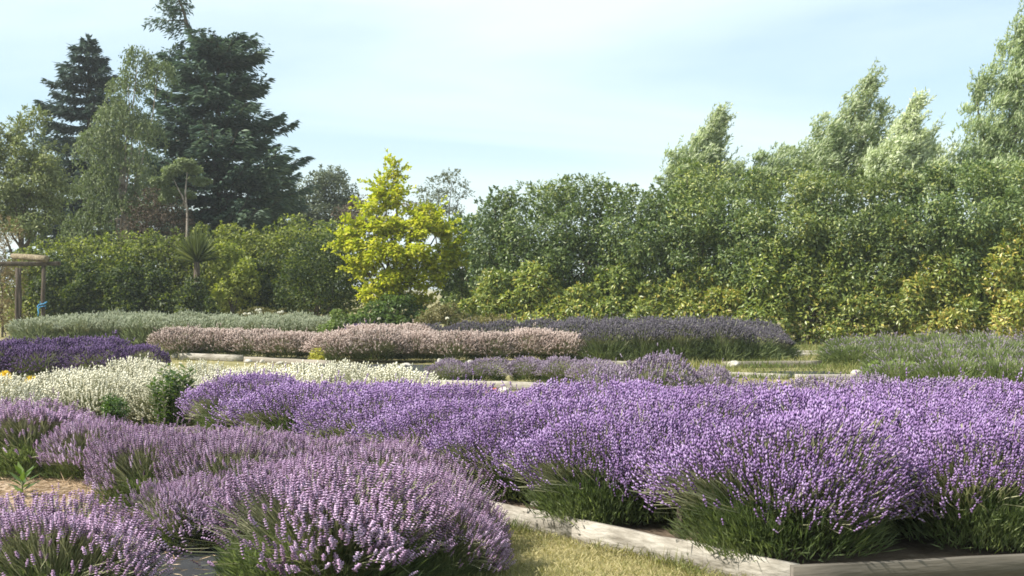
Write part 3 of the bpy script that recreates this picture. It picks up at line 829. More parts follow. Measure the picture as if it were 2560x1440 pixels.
i = rng.choice(len(B), nsp); u = rdir(nsp, rng); u[:, 1] *= .6; u[:, 2] = u[:, 2] * .5 + .15
sprigs(g, gt, B[i, :3] + u * B[i, 3:6] * rng.uniform(.5, .95, (nsp, 1)), nrm(u + [0, 0, .15]), rng.uniform(.25, .65, nsp), rng, .11, .08, 16, .64)
sprigs(g, gt, np.array([W(985, 420, 41) - base, W(1000, 430, 41) - base, W(960, 430, 41) - base]), nrm(np.array([[-.25, 0, 1], [.5, 0, .6], [.1, 0, 1.]])), [.45, .42, .5], rng, .1, .08, 18, .66)
limbs(gt, np.zeros(3), B[:, :3], rng, .13, .4)
o = g.build('crown', M['golden'], t); o['kind'] = 'stuff'
gt.build('trunk', M['bark'], t, True)
shrub('leafy_shrub', 'deep green shrub growing under the golden tree', 'shrub', blob_px([(985, 775, 60, 32), (930, 788, 50, 30), (1045, 788, 45, 30), (990, 810, 60, 28)], 40.2), 'lush', 4500, .11, .07, 88, v0=.42, up=.5)

# ---- dark hedge on the left
GH = 'dark green shrubs of the hedge behind the grey-green lavender'
dark = [(75, 600, 70, 46, .6), (165, 585, 80, 46, .6), (260, 590, 75, 45.8, .62), (345, 580, 70, 45.8, .6), (430, 575, 70, 45.6, .58), (540, 560, 75, 45.6, .68), (640, 562, 85, 45.4, .66), (740, 545, 90, 45, .60), (830, 560, 85, 44.5, .5)]
for i, (px, ty, hw, d, v0) in enumerate(dark):
    items = [(px, ty + 50, hw * .9, 50, .3), (px - 30, ty + 105, hw * .9, 60, -.2), (px + 35, ty + 140, hw * .9, 60, -.3), (px, ty + 200, hw, 55, -.5), (px + 20, ty + 60, hw * .6, 45, -.4), (px, ty + 150, hw, 80, .6)]
    shrub('hedge_shrub', f'dark green hedge shrub with yellow-green top, {ORD[i]} from the pergola', 'shrub', blob_px(items, d), 'darkhedge', 9000, .115, .068, 600 + i, GH, 9,
          sprig=14, stemr=.08, v0=v0, patch=.2, pf=.9, up=.6, droop=.1, thin_back=.7)
for i, (px, ty, hw, d) in enumerate([(150, 640, 55, 43.6), (225, 655, 50, 43.4), (315, 640, 50, 43.2), (395, 660, 48, 43.2), (492, 685, 46, 41.8), (660, 650, 52, 43)]):
    items = [(px, ty + 40, hw * .8, 42, .1), (px - 20, ty + 85, hw * .9, 45, -.2), (px + 20, ty + 115, hw * .9, 45, -.2), (px, ty + 140, hw, 40, -.3)]
    shrub('dark_shrub', f'low blackish green shrub at the hedge foot, {ORD[i]} from the pergola', 'shrub', blob_px(items, d), 'darkhedge', 5500, .11, .065, 660 + i, 'blackish green shrubs at the hedge foot', 9, sprig=10, stemr=.05, v0=.26, patch=.16, pf=1.2, vs_=.2, up=.5)
shrub('hedge_shrub', 'blackish green rounded shrub close to the golden tree', 'shrub', blob_px([(790, 660, 80, 65), (850, 700, 60, 70), (740, 710, 60, 60), (800, 750, 95, 50)], 42), 'darkhedge', 7000, .10, .06, 640, None, 9, v0=.22, patch=.12)
shrub('hedge_shrub', 'yellow-green bushy shrub sprouting beside the spiky palm', 'shrub', blob_px([(560, 640, 45, 55), (610, 690, 50, 60), (570, 730, 45, 50)], 42.5), 'darkhedge', 4500, .11, .065, 641, None, 8, v0=.62, patch=.2)


# ---- conifers
def conifer(name, label, base, H, prof, leaf, seed, levels, per, twig=.3, z0=1.0, droop=.18, lean=(0, 0), nmul=1.0, trunk_r=.3, top=True, spread=.28, hang=.75):
    """trunk with whorls of layered branches; prof(z, az) -> branch length"""
    rng = np.random.default_rng(seed)
    t = thing(name, label, 'tree', base)
    g, gt = G(), G()
    tz = np.linspace(0, H, 9)
    ax = np.stack([lean[0] * (tz / H) ** 2, lean[1] * (tz / H) ** 2, tz], 1)
    tube(gt, ax, np.linspace(trunk_r, .03, 9), 8)
    for z in np.linspace(z0, H - .15, levels):
        c = np.array([np.interp(z, tz, ax[:, 0]), np.interp(z, tz, ax[:, 1]), z + rng.normal() * .1])
        for az in rng.uniform(0, 2 * math.pi) + np.arange(per) * 2 * math.pi / per + rng.normal(size=per) * .25:
            l = prof(z, az) * rng.uniform(.72, 1.08)
            if l < .15:
                continue
            d = np.array([math.cos(az), math.sin(az), 0])
            # branch sinks, then lifts at the tip
            s = np.linspace(0, 1, 6)
            bp = c + d * (s * l)[:, None]
            bp[:, 2] += l * (-droop * np.sin(s * 2.6) + .16 * s ** 3) + rng.normal() * .05
            tube(gt, bp, np.linspace(.018 * l + .01, .006, 6), 3)
            m = int((26 + 70 * l) * nmul)
            q = rng.random(m) ** .75
            P = np.array([np.interp(q, s, bp[:, k]) for k in range(3)]).T
            side = np.array([-d[1], d[0], 0]) * rng.choice([-1, 1], m)[:, None]
            wdt = spread * l * (1 - q * .75) + .1
            off = rng.random(m) * wdt
            P = P + side * off[:, None] + np.array([0, 0, -1]) * (off * .15 + rng.random(m) ** 3 * .3 * hang)[:, None]
            D = nrm(d * .8 + side * .7 + np.stack([np.zeros(m), np.zeros(m), rng.uniform(-hang, .22, m)], 1) + rng.normal(size=(m, 3)) * .15)
            v = np.clip(.42 + .12 * rng.normal() + rng.normal(size=m) * .13, 0, 1)
            leaves(g, P, D, rng.normal(size=(m, 3)) * .45 + [0, 0, 1], twig * rng.uniform(.6, 1.3, m), twig * .33, v, .2)
    if top:
        m = 40
        leaves(g, ax[-1] - [0, 0, 1] * rng.random((m, 1)) * .9 + rng.normal(size=(m, 3)) * .03, rdir(m, rng) * .6 + [0, 0, .9], rdir(m, rng), twig * .8, twig * .25, .4)
    return t, g, gt


def fin(t, g, gt, leaf, bark='bark'):
    o = g.build('crown', M[leaf], t); o['kind'] = 'stuff'
    gt.build('trunk', M[bark], t, True)


D1 = 58.0
zz = [2.0, 3.5, 4.7, 6, 7.4, 8.3, 9.2, 10.2, 11.1, 12.0, 12.9]
Rr = [3.6, 3.9, 3.8, 3.75, 3.6, 2.9, 2.75, 2.1, 1.9, 2.0, 2.2]
Rl = [3.8, 4.2, 4.2, 4.1, 4.0, 3.7, 3.3, 2.8, 2.6, 2.2, 1.2]


def prof1(z, az):
    a, b = np.interp(z, zz, Rr), np.interp(z, zz, Rl)
    c = math.cos(az)
    w_ = .5 + .5 * c
    return (a * w_ + b * (1 - w_)) * (1 + .22 * math.sin(z * 4.1 + 2.3 * c))


b1 = np.array([(545 - 1280) / (FPX / D1), D1, 0.0])
t, g, gt = conifer('conifer_tree', 'broad layered dark conifer with a broken leaning top', b1, 12.9, prof1, 'conifer', 701, 25, 12, twig=.37, nmul=1.08, trunk_r=.4, top=False, spread=.42, hang=.5, droop=.10)
# broken stub and leaning leader with drooping tufts
rng = np.random.default_rng(702)
tube(gt, curve(W(520, 150, D1) - b1, W(519, 108, D1) - b1, 0, 3), [.1, .07, .03], 6)
lead = np.array([W(492, 125, D1), W(478, 95, D1), W(466, 55, D1), W(457, 20, D1), W(440, -15, D1), W(425, -60, D1)]) - b1
tube(gt, lead, [.10, .09, .08, .07, .05, .02], 6)


def tuft_branch(p0, p1, m, spread, hang, sag=.05):
    c = curve(p0, p1, sag, 7, .03, rng)
    tube(gt, c, np.linspace(.035, .01, 7), 4)
    q = rng.random(m)
    P = np.array([np.interp(q, np.linspace(0, 1, 7), c[:, k]) for k in range(3)]).T + rng.normal(size=(m, 3)) * spread
    P[:, 2] -= rng.random(m) ** 2 * hang
    D = nrm((p1 - p0)) * .8 + rng.normal(size=(m, 3)) * .4 + [0, 0, -.5]
    leaves(g, P, D, rng.normal(size=(m, 3)) * .5 + [0, 0, 1], .26 * rng.uniform(.6, 1.3, m), .085, np.clip(rng.normal(.42, .13, m), 0, 1), .2)


for a, b, m, sp, hg in [((460, 30), (398, 5), 130, .12, .45), ((463, 50), (370, 45), 170, .08, .5), ((466, 60), (420, 62), 100, .10, .6), ((452, 5), (474, 10), 60, .09, .4),
                        ((462, 35), (478, 70), 50, .07, .5), ((445, -5), (410, -20), 120, .14, .5), ((440, -15), (465, -20), 80, .12, .4), ((430, -40), (450, -60), 80, .12, .3), ((448, 10), (425, 22), 90, .12, .4),
                        ((486, 120), (405, 128), 130, .10, .3), ((430, 122), (455, 100), 70, .06, .2), ((472, 95), (480, 100), 14, .04, .3)]:
    tuft_branch(W(*a, D1) - b1, W(*b, D1) - b1, m, sp, hg)
for a, b, m in [((520, 135), (662, 112), 300), ((530, 150), (650, 140), 260), ((520, 170), (640, 165), 240), ((510, 140), (600, 120), 200), ((500, 160), (380, 165), 200), ((520, 200), (640, 215), 220)]:
    tuft_branch(W(*a, D1) - b1, W(*b, D1) - b1, m, .17, .5, -.0)
fin(t, g, gt, 'conifer')

D2 = 63.0
b2 = np.array([(222 - 1280) / (FPX / D2), D2, 0.0])
t, g, gt = conifer('spruce_tree', 'slender pointed dark spruce behind the weeping tree', b2, 14.0, lambda z, az: (.1 + 3.3 * (1 - math.exp(-(14.0 - z) * .24))) * (1 + .15 * math.sin(z * 6 + az)) * (1.12 if math.cos(az) < 0 else .85), 'spruce', 711, 25, 9, twig=.34, z0=2.0, droop=.02, nmul=1.0)
fin(t, g, gt, 'spruce')
b3 = np.array([(690 - 1280) / (FPX / 62), 62, 0.0])
t, g, gt = conifer('conifer_tree', 'lower dark conifer behind the broad one, towards the golden tree', b3, 8.2, lambda z, az: .3 + (8.6 - z) * .36, 'conifer', 715, 14, 9, twig=.36, z0=1.5, nmul=.9)
fin(t, g, gt, 'conifer')


# ---- weeping birch: hanging strands
def weeping(label, items, d, seed, n_str, base_px, name='weeping_tree', leaf='birch'):
    rng = np.random.default_rng(seed)
    B = np.array(blob_px(items, d)); base = np.array([(base_px - 1280) / (FPX / d), d, 0.0])
    B[:, :3] -= base
    t = thing(name, label, 'tree', base)
    g, gt = G(), G()
    limbs(gt, np.zeros(3), B[:, :3], rng, .14, .6)
    w = B[:, 3] * B[:, 5]
    i = rng.choice(len(B), n_str, p=w / w.sum()); u = rdir(n_str, rng); u[:, 2] = np.abs(u[:, 2]) * .9
    P0 = B[i, :3] + u * B[i, 3:6] * rng.uniform(.6, 1.05, (n_str, 1))
    per = 22
    ln = rng.uniform(.4, 1.3, n_str)
    q = np.sort(rng.random((n_str, per)), 1)
    out = nrm(u * [1, 1, 0] + rng.normal(size=(n_str, 3)) * .3)
    P = P0[:, None] + out[:, None] * (np.sin(q * 1.5) * .25)[:, :, None] * ln[:, None, None] + np.array([0, 0, -1]) * (q ** 1.5 * ln[:, None])[:, :, None]
    P = P.reshape(-1, 3) + rng.normal(size=(n_str * per, 3)) * .045
    m = len(P)
    D = rng.normal(size=(m, 3)) * .45 + [0, 0, -.8]
    v = np.clip(.45 + .18 * noise(P, .7) + rng.normal(size=m) * .15, 0, 1)
    leaves(g, P, D, rdir(m, rng), .13 * rng.uniform(.6, 1.3, m), .055, v, .15)
    fin(t, g, gt, leaf, 'white_bark')


weeping('pale grey-green weeping birch in front of the conifers', [(345, 150, 38, 45), (395, 175, 40, 40), (320, 215, 45, 45), (300, 290, 60, 55), (350, 330, 55, 60), (250, 370, 60, 70), (310, 420, 70, 60), (240, 470, 60, 60), (290, 520, 80, 60), (370, 480, 45, 50), (220, 560, 60, 50)], 51, 801, 1150, 300)

shrub('olive_tree', 'olive green airy tree at the left picture edge', 'tree', blob_px([(85, 310, 42, 40), (25, 330, 40, 40), (40, 400, 70, 60), (115, 400, 55, 60), (-40, 400, 60, 70), (70, 480, 80, 60), (0, 500, 70, 60), (140, 480, 45, 60), (60, 550, 90, 50)], 48), 'olive', 20000, .14, .06, 811, None, 8, 
      sprig=70, stemr=.12, v0=.45, patch=.18, pf=.7, shell=.55, droop=.2)
shrub('dry_shrub', 'pale straw-brown dry shrub behind the pergola', 'shrub', blob_px([(10, 590, 40, 45), (-20, 650, 50, 50), (25, 700, 40, 60), (10, 780, 50, 50)], 42), 'dry', 3600, .12, .03, 812, None, 8, sprig=40, stemr=.04, v0=.5, patch=.2, shell=.7, up=.2)
shrub('dry_shrub', 'brown twiggy shrub at the foot of the dark conifer', 'shrub', blob_px([(390, 520, 60, 45), (430, 560, 50, 40), (350, 560, 50, 40), (400, 600, 70, 40)], 50), 'brown', 4500, .11, .05, 813, None, 8, sprig=20, v0=.45)
# small white-stemmed tree
rng = np.random.default_rng(820)
b4 = np.array([(466 - 1280) / (FPX / 49), 49, 0.0])
t = thing('birch_tree', 'slim young birch with bare white trunk against the dark conifer', 'tree', b4)
g, gt = G(), G()
tube(gt, np.array([W(468, 860, 49), W(467, 600, 49), W(468, 540, 49), W(463, 480, 49), W(468, 430, 49)]) - b4, [.05, .045, .04, .034, .015], 7)
tube(gt, np.array([W(464, 520, 49), W(456, 490, 49), W(448, 478, 49), W(430, 440, 49)]) - b4, [.04, .035, .03, .012], 5)
Bc = np.array(blob_px([(430, 428, 36, 15), (482, 424, 34, 13, .4), (408, 452, 28, 14), (455, 405, 28, 14), (440, 478, 30, 13, .3), (498, 452, 26, 14, .3), (470, 485, 26, 12, .4), (415, 495, 24, 12, .4)], 49)); Bc[:, :3] -= b4
crown(g, sub_blobs(Bc, rng, 6), 4800, .12, .055, rng, v0=.6, up=.9, droop=.3)
fin(t, g, gt, 'birch', 'white_bark')

shrub('distant_tree', 'round grey-green distant tree between conifer and golden tree', 'tree', blob_px([(815, 455, 45, 38), (780, 490, 45, 36), (850, 490, 42, 36), (760, 520, 40, 36), (870, 530, 40, 36), (810, 530, 55, 40), (800, 570, 70, 40)], 76), 'grey_tree', 11000, .2, .09, 831, None, 8, sprig=30, stemr=.18, v0=.5, patch=.15, shell=.5)
shrub('distant_tree', 'wispy grey distant tree peeping over the hedge end', 'tree', blob_px([(1130, 450, 32, 24), (1095, 470, 40, 26), (1150, 480, 30, 26), (1070, 495, 35, 22), (1110, 510, 60, 30), (1110, 560, 60, 40)], 84), 'grey_tree', 2600, .19, .07, 832, None, 7, sprig=55, stemr=.16, v0=.62, patch=.15, shell=.7)
shrub('distant_tree', 'dusky brown-green tree glimpsed behind the golden tree', 'tree', blob_px([(900, 530, 60, 40), (1030, 525, 60, 22), (960, 570, 90, 40)], 66), 'brown', 3200, .17, .07, 833, None, 7, v0=.7)

# ---- spiky cabbage palm in the hedge
rng = np.random.default_rng(840)
b5 = np.array([(492 - 1280) / (FPX / 42.5), 42.5, 0.0])
t = thing('cabbage_palm', 'spiky sword-leaved palm standing in the dark hedge', 'palm', b5)
gt = G(); hub = W(492, 655, 42.5) - b5
tube(gt, curve([0, 0, -.1], hub, 0, 6, .02, rng), np.linspace(.13, .10, 6), 8); gt.build('trunk', M['bark'], t, True)
g = G(); n = 210
u = rdir(n, rng); u[:, 2] = np.abs(u[:, 2]) * 2.2 + .15; u = nrm(u)
Ls = rng.uniform(.85, 1.3, n)
S = nrm(np.cross(u, rdir(n, rng)))
p0 = np.broadcast_to(hub, (n, 3)); p1 = p0 + u * Ls[:, None] * .5; p2 = p0 + u * Ls[:, None] - np.array([0, 0, 1]) * (np.linalg.norm(u[:, :2], axis=1) * .08)[:, None]
V = np.stack([p0 - S * .018, p0 + S * .018, p1 - S * .03, p1 + S * .03, p2], 1)
b = np.arange(n)[:, None] * 5
g.add(V, np.concatenate([b + [0, 1, 3], b + [0, 3, 2], b + [2, 3, 4]], 1), np.repeat(np.clip(rng.normal(.5, .22, n), 0, 1), 5))
o = g.build('crown', M['palm'], t); o['kind'] = 'stuff'


# ------------------------------------------------------------------ pergola
DP = 39.0
rng = np.random.default_rng(900)
bp_ = np.array([(107 - 1280) / (FPX / DP), DP, 0.0])
t = thing('pergola', 'rustic timber pergola frame with posts and flat beams', 'pergola', bp_)
sP = FPX / DP


def post(x, y, z, r):
    g = G(); pts = curve([x, y, -.1], [x + .02, y, z], 0, 6, .01, rng)
    tube(g, pts, np.array([1.08, 1.02, 1, .98, .97, .95]) * r, 9)
    g.build('post', M['old_timber'], t, True)


post(0, 0, 2.28, .065)
post(-1.42, 1.6, 2.25, .06)
post(-1.72, 2.6, 2.25, .06)
post(-3.0, 0, 2.28, .075)
g = G(); box(g, (-1.35, 0, 2.345), (3.75, .16, .12), bev=.012, jit=.003); g.build('beam', M['old_timber'], t)
g = G(); box(g, (-1.9, 1.9, 2.36), (2.6, .14, .12), bev=.012, jit=.003); g.build('beam', M['old_timber'], t)
g = G(); tube(g, np.array([(-1.35, 1.1, 2.60), (-.75, .6, 2.56), (-.15, .1, 2.51), (.2, -.2, 2.48)]), [.085, .095, .1, .1], 12)
lg = g.build('log', M['log_bark'], None, True)
lg.location = bp_
tag(lg, 'thick weathered log lying across the top of the pergola', 'log')
# blue rope tied round the post, thing of its own
g = G()
an = np.linspace(0, 6.28 * 2.5, 26)
ring = np.stack([.088 * np.cos(an), .088 * np.sin(an), .98 + an * .012], 1)
tube(g, ring, .014, 5)
tube(g, np.array([(-.05, -.08, 1.05), (-.1, -.12, .95), (-.08, -.12, .85), (-.11, -.11, .74)]), [.02, .022, .02, .012], 5)
tube(g, np.array([(.05, -.08, 1.1), (.1, -.1, 1.15), (.17, -.1, 1.18)]), .014, 5)
tube(g, np.array([(-.08, -.09, 1.1), (-.12, -.12, 1.04), (-.09, -.13, .98), (-.05, -.1, 1.0)]), .016, 5)
o = g.build('rope', M['blue_rope'], None, True); o.location = bp_
tag(o, 'bright blue rope knotted round the pergola post', 'rope')


# ------------------------------------------------------------------ timber edging
def board(a, b, h, th, label, mat, z0=0.0, name='timber_board', nick=True):
    a = np.array(a, float); b = np.array(b, float)
    d = b - a; l = np.linalg.norm(d); ang = math.atan2(d[1], d[0])
    n = max(4, int(l / .25))
    g = G()
    xs = np.linspace(-l / 2, l / 2, n + 1)
    r = np.random.default_rng(int(abs(a[0] * 97 + b[1] * 31)) + 3)
    bow = .012 * np.sin(np.linspace(0, 3.14 * 1.5, n + 1) + r.uniform(0, 6)); top = h + r.normal(size=n + 1) * .003
    bv = min(.004, th * .2)
    V = []
    for x, w_, tp in zip(xs, bow, top):
        V += [(x, w_ - th / 2, -.05), (x, w_ - th / 2, tp - bv), (x, w_ - th / 2 + bv, tp), (x, w_ + th / 2 - bv, tp), (x, w_ + th / 2, tp - bv), (x, w_ + th / 2, -.05)]
    T = []
    for i in range(n):
        for k in range(6):
            p, q = i * 6 + k, i * 6 + (k + 1) % 6
            T += [(p, q + 6, q), (p, p + 6, q + 6)]
    for e, s in ((0, 1), (n * 6, -1)):
        for k in range(1, 5):
            T.append((e, e + k, e + k + 1) if s > 0 else (e, e + k + 1, e + k))
    g.add(V, T, .5)
    o = g.build(name, mat)
    o.location = ((a[0] + b[0]) / 2, (a[1] + b[1]) / 2, z0)
    o.rotation_euler = (0, 0, ang)
    return tag(o, label, 'board', 'timber boards edging the lavender beds')


cor = np.array([1.50, 6.74])
ld = nrm(np.array([-1.76, 2.17])); mid1 = cor + ld * 1.75; far1 = cor + ld * 2.95
board(cor, mid1, .145, .04, 'long pale board edging the raised bed nearest its corner', M['pale_board'])
board(mid1 + ld * .01, far1, .14, .04, 'pale board half hidden by the brownish lilac bush', M['pale_board'])
rd = nrm(np.array([1.32, .30]))
board(cor - rd * .03 + np.array([.0, -.03]), cor + rd * 4.6, .14, .045, 'dark board with shade in its colour along the bottom edge in front of the leaning bushes', M['shade_toned_board'])
board((-3.62, 13.5), (-2.4, 13.72), .1, .04, 'thin grey board below the dark leafy plant', M['grey_board'], .03)
board((-1.48, 20.75), (.62, 19.95), .10, .05, 'lone pale plank edging the low dull purple row', M['pale_board'], .02)
board((-7.45, 28.7), (-5.9, 28.0), .14, .05, 'pale plank in front of the first pink row', M['pale_board'])
board((-5.85, 27.95), (-3.7, 26.4), .10, .05, 'dark low board before the pink row, partly stone covered', M['grey_board'])
board((1.62, 26.2), (2.5, 26.0), .11, .05, 'short pale board end beside the greyish purple mound', M['pale_board'])
board((6.0, 31.4), (8.3, 31.2), .07, .14, 'far pale plank lying below the tall hedge', M['pale_board'])
board((5.6, 30.4), (7.6, 30.2), .06, .10, 'second pale plank in front of the far one', M['pale_board'])
board((4.2, 25.6), (6.3, 26.0), .13, .05, 'dark grey board edging the green row by the hedge', M['grey_board'])
board((3.75, 23.2), (4.9, 22.6), .08, .05, 'pale timber edge above the thin greyish purple row', M['pale_board'])
board((4.95, 22.4), (6.2, 22.35), .09, .05, 'pale timber edge ending at the corner stone', M['pale_board'])
g = G(); box(g, (0, 0, .11), (.055, .05, .24), bev=.005)
o = g.build('wooden_stake', M['old_timber']); o.location = (1.0, 7.62, .08); o.rotation_euler = (.05, .06, .6)
tag(o, 'small square wooden stake inside the pale board', 'stake')
for (px, py, d, h, lab) in [(488, 1135, 10.35, .16, 'pale wooden label stake, first from left among the lilac bushes'), (514, 1150, 10.2, .18, 'pale wooden label stake, second from left among the lilac bushes'),
                            (662, 1190, 9.2, .2, 'pale wooden label stake poking from the lilac bush beside the dome')]:
    p = W(px, py, d)
    g = G(); box(g, (0, 0, p[2] / 2 + .06), (.035, .008, p[2] + .12), bev=.002)
    o = g.build('label_stake', M['pale_board']); o.location = (p[0], p[1], -.02); o.rotation_euler = (.1, .12, .2)
    tag(o, lab, 'stake', 'pale wooden label stakes')


# ------------------------------------------------------------------ stones
def stone(p, size, label, seed, sink=.25, mat='stone'):
    rng = np.random.default_rng(seed)
    import bmesh
    bm = bmesh.new(); bmesh.ops.create_icosphere(bm, subdivisions=3, radius=1.0)
    V = np.array([v.co[:] for v in bm.verts])
    T = np.array([[v.index for v in f.verts] for f in bm.faces]); bm.free()
    for q in rdir(9, rng):                     # broken, flattened sides
        dq = V @ q; lim = rng.uniform(.62, .85)
        V = V - np.maximum(dq - lim, 0)[:, None] * q * .9
    V = V * (1 + .12 * noise(V, 1.3, seed) + .06 * noise(V, 3.1, seed * 2.))[:, None]
    V[:, 2] = np.where(V[:, 2] < -.5, -.5 + (V[:, 2] + .5) * .3, V[:, 2])
    V = V * np.array(size) / 2
    g = G(); g.add(V, T, .5)
    o = g.build('stone', M[mat], None, True)
    o.location = (p[0], p[1], p[2] + size[2] * .5 * (1 - sink)); o.rotation_euler = (0, 0, rng.uniform(-.4, .4))
    return tag(o, label, 'stone', 'stones along the bed edges')


ST = [(70, 848, .52, .42, .42, 'largest boulder beside the pergola post'), (92, 854, .36, .3, .22, 'smaller flat boulder leaning against the largest one'),
      (160, 862, .16, .15, .18, 'small upright stone behind the dark purple row'), (436, 897, .17, .15, .18, 'white stone at the start of the pale plank'),
      (556, 900, .2, .16, .12, 'pale stone on the end of the pale plank'), (620, 908, .2, .16, .1, 'flat stone in the middle of the dark low board'),
      (655, 908, .12, .1, .1, 'round white stone right of the dark board middle'), (700, 913, .18, .14, .1, 'flat stone beneath the pink row'),
      (748, 917, .12, .1, .1, 'small white stone beside the lime plant'), (983, 916, .08, .08, .09, 'tiny white stone at the foot of the long pink row'),
      (1016, 917, .18, .12, .09, 'oval white stone at the foot of the long pink row'), (995, 924, .14, .12, .09, 'low pale stone in front of the oval one'),
      (1100, 920, .16, .12, .24, 'upright pointed pale stone before the long pink row'), (1177, 920, .2, .15, .2, 'chunky pale stone right of the pointed stone'),
      (1278, 918, .16, .14, .16, 'pale stone at the middle of the long pink row'), (1262, 983, .26, .16, .11, 'white block stone beside the orange flowers'),
      (1478, 983, .12, .1, .1, 'pale stone behind the violet bed, larger of two'), (1455, 985, .1, .1, .08, 'pale stone behind the violet bed, smaller of two'),
      (1560, 925, .2, .15, .12, 'stone by the short pale board end'), (1835, 922, .28, .2, .2, 'grey stone propped at the dark grey board'), (1940, 893, .16, .14, .14, 'grey stone near the far planks'),
      (2058, 890, .2, .16, .16, 'rounded grey stone sitting between the far planks'), (2140, 944, .2, .2, .16, 'pale corner stone at the end of the timber edge'),
      (2312, 944, .18, .16, .14, 'grey stone below the green leafy plant'), (2550, 966, .16, .14, .12, 'pale stone at the far picture edge behind the violet bed'),
      (2275, 957, .14, .1, .1, 'small pale stone behind the violet bed near the leafy plant')]
for i, (px, py, a, b, c, lab) in enumerate(ST):
    stone(Gd(px, py), (a, b, c), lab, 40 + i)
stone(np.array([-.18, 9.05, BZ]), (.15, .12, .12), 'grey stone where the pale board meets the lilac bushes', 90)
stone(np.array([.22, 8.72, BZ]), (.19, .13, .11), 'tan stone resting behind the long pale board', 91)
stone(np.array([-3.18, 14.1, 0.05]), (.14, .12, .12), 'grey stone on the ground by the thin grey board', 92)


# ------------------------------------------------------------------ small plants
def leafy_plant(label, x, y, h, r, nst, seed, leaf, L, Wd, name='leafy_plant', per=34, z=0.0, lean=.25):
    rng = np.random.default_rng(seed)
    t = thing(name, label, 'plant', (x, y, z))
    g, gt = G(), G()
    for k in range(nst):
        a = rng.uniform(0, 6.28); rr = r * math.sqrt(rng.random())
        p0 = np.array([math.cos(a) * rr * .5, math.sin(a) * rr * .5, -.02]); p1 = np.array([math.cos(a) * rr, math.sin(a) * rr, h * rng.uniform(.75, 1.05)])
        c = curve(p0, p1, 0, 5, .01, rng)
        tube(gt, c, np.linspace(.009, .004, 5), 4)
        q = np.linspace(.08, 1, per)
        P = np.array([np.interp(q, np.linspace(0, 1, 5), c[:, j]) for j in range(3)]).T
        an = np.arange(per) * 2.4 + rng.uniform(0, 6)
        D = np.stack([np.cos(an), np.sin(an), np.full(per, .45)], 1) + rng.normal(size=(per, 3)) * .12
        leaves(g, P, D, np.broadcast_to([0, 0, 1.], (per, 3)) + rng.normal(size=(per, 3)) * .2, L * rng.uniform(.7, 1.2, per), Wd, np.clip(rng.normal(.45, .17, per), 0, 1), .12)
    o = g.build('leaves', M[leaf], t); o['kind'] = 'stuff'
    gt.build('stem', M['stem'], t, True)
    return t


leafy_plant('tall dark leafy plant with upright stems amid the cream lavender', -3.68, 13.85, .72, .24, 20, 1001, 'lush', .11, .04, per=40)
shrub('round_shrub', 'small round dark green shrub beside the cream lavender', 'shrub', [[-4.12, 13.25, .2, .14, .13, .16], [-4.08, 13.2, .36, .14, .13, .14]], 'lush', 1500, .045, .02, 1002, None, 6, trunk=True, stemr=.015, v0=.3, patch=.08)
shrub('green_shrub', 'fresh green bushy herb at the end of the grey-green row', 'shrub', blob_px([(850, 805, 35, 25), (830, 825, 32, 22), (870, 828, 30, 22)], 34.5), 'herb', 2600, .07, .04, 1003, None, 7, v0=.45)
shrub('green_shrub', 'darker green herb just beside the fresh green one', 'shrub', blob_px([(885, 815, 18, 22), (890, 830, 20, 18)], 34), 'lush', 1000, .07, .04, 1004, None, 6, v0=.4)
shrub('lime_plant', 'lime yellow plant tucked between the two pink rows', 'plant', blob_px([(792, 885, 18, 18), (795, 903, 22, 16), (805, 915, 18, 14)], 27), 'lime', 1000, .06, .03, 1005, None, 6, stemr=.015, v0=.5)
shrub('rose_bush', 'brownish green rose bush under the golden tree', 'shrub', blob_px([(1095, 785, 45, 28), (1130, 800, 40, 20), (1060, 805, 35, 20)], 37), 'rose', 2600, .07, .04, 1006, None, 7, sprig=20, stemr=.03, v0=.5)
shrub('rose_bush', 'low olive rose bush at the foot of the yellow-green laurels', 'shrub', blob_px([(1200, 805, 50, 18), (1260, 808, 45, 16)], 36), 'rose', 2000, .07, .04, 1007, None, 7, sprig=16, stemr=.03, v0=.6)
shrub('rose_bush', 'low rose bush with white blooms behind the grey-green lavender', 'shrub', blob_px([(660, 790, 60, 18), (720, 795, 40, 16)], 39.5), 'rose', 2000, .07, .04, 1008, None, 7, sprig=12, stemr=.03, v0=.4)
shrub('ground_cover_plant', 'bright green leafy ground plant with tiny yellow flowers', 'plant', blob_px([(2190, 920, 25, 12), (2230, 918, 28, 14), (2275, 918, 25, 12), (2210, 930, 35, 10)], 21.6), 'herb', 1500, .07, .05, 1009, None, 6, stemr=.012, v0=.62)


def rosette(name, label, p, n, L, Wd, leaf, seed, rise=.7):
    rng = np.random.default_rng(seed)
    t = thing(name, label, 'plant', p)
    g = G(); an = np.arange(n) * 2.4; h = np.linspace(.02, .16, n)
    D = np.stack([np.cos(an), np.sin(an), rise * np.linspace(.4, 1.3, n)], 1)
    P = np.stack([np.zeros(n), np.zeros(n), h], 1)
    leaves(g, P, D, np.broadcast_to([0, 0, 1.], (n, 3)), L * rng.uniform(.8, 1.2, n), Wd, np.clip(rng.normal(.5, .15, n), 0, 1), .15)
    gs = G(); tube(gs, [(0, 0, -.02), (0, 0, .09), (.0, .005, .17)], [.008, .007, .004], 5)
    gs.build('stem', M['stem'], t, True); g.build('leaves', M[leaf], t)['kind'] = 'stuff'


rosette('seedling_plant', 'young broad-leaved green plant alone on the straw mulch', (-3.72, 9.72, .01), 16, .16, .05, 'lush', 1020)


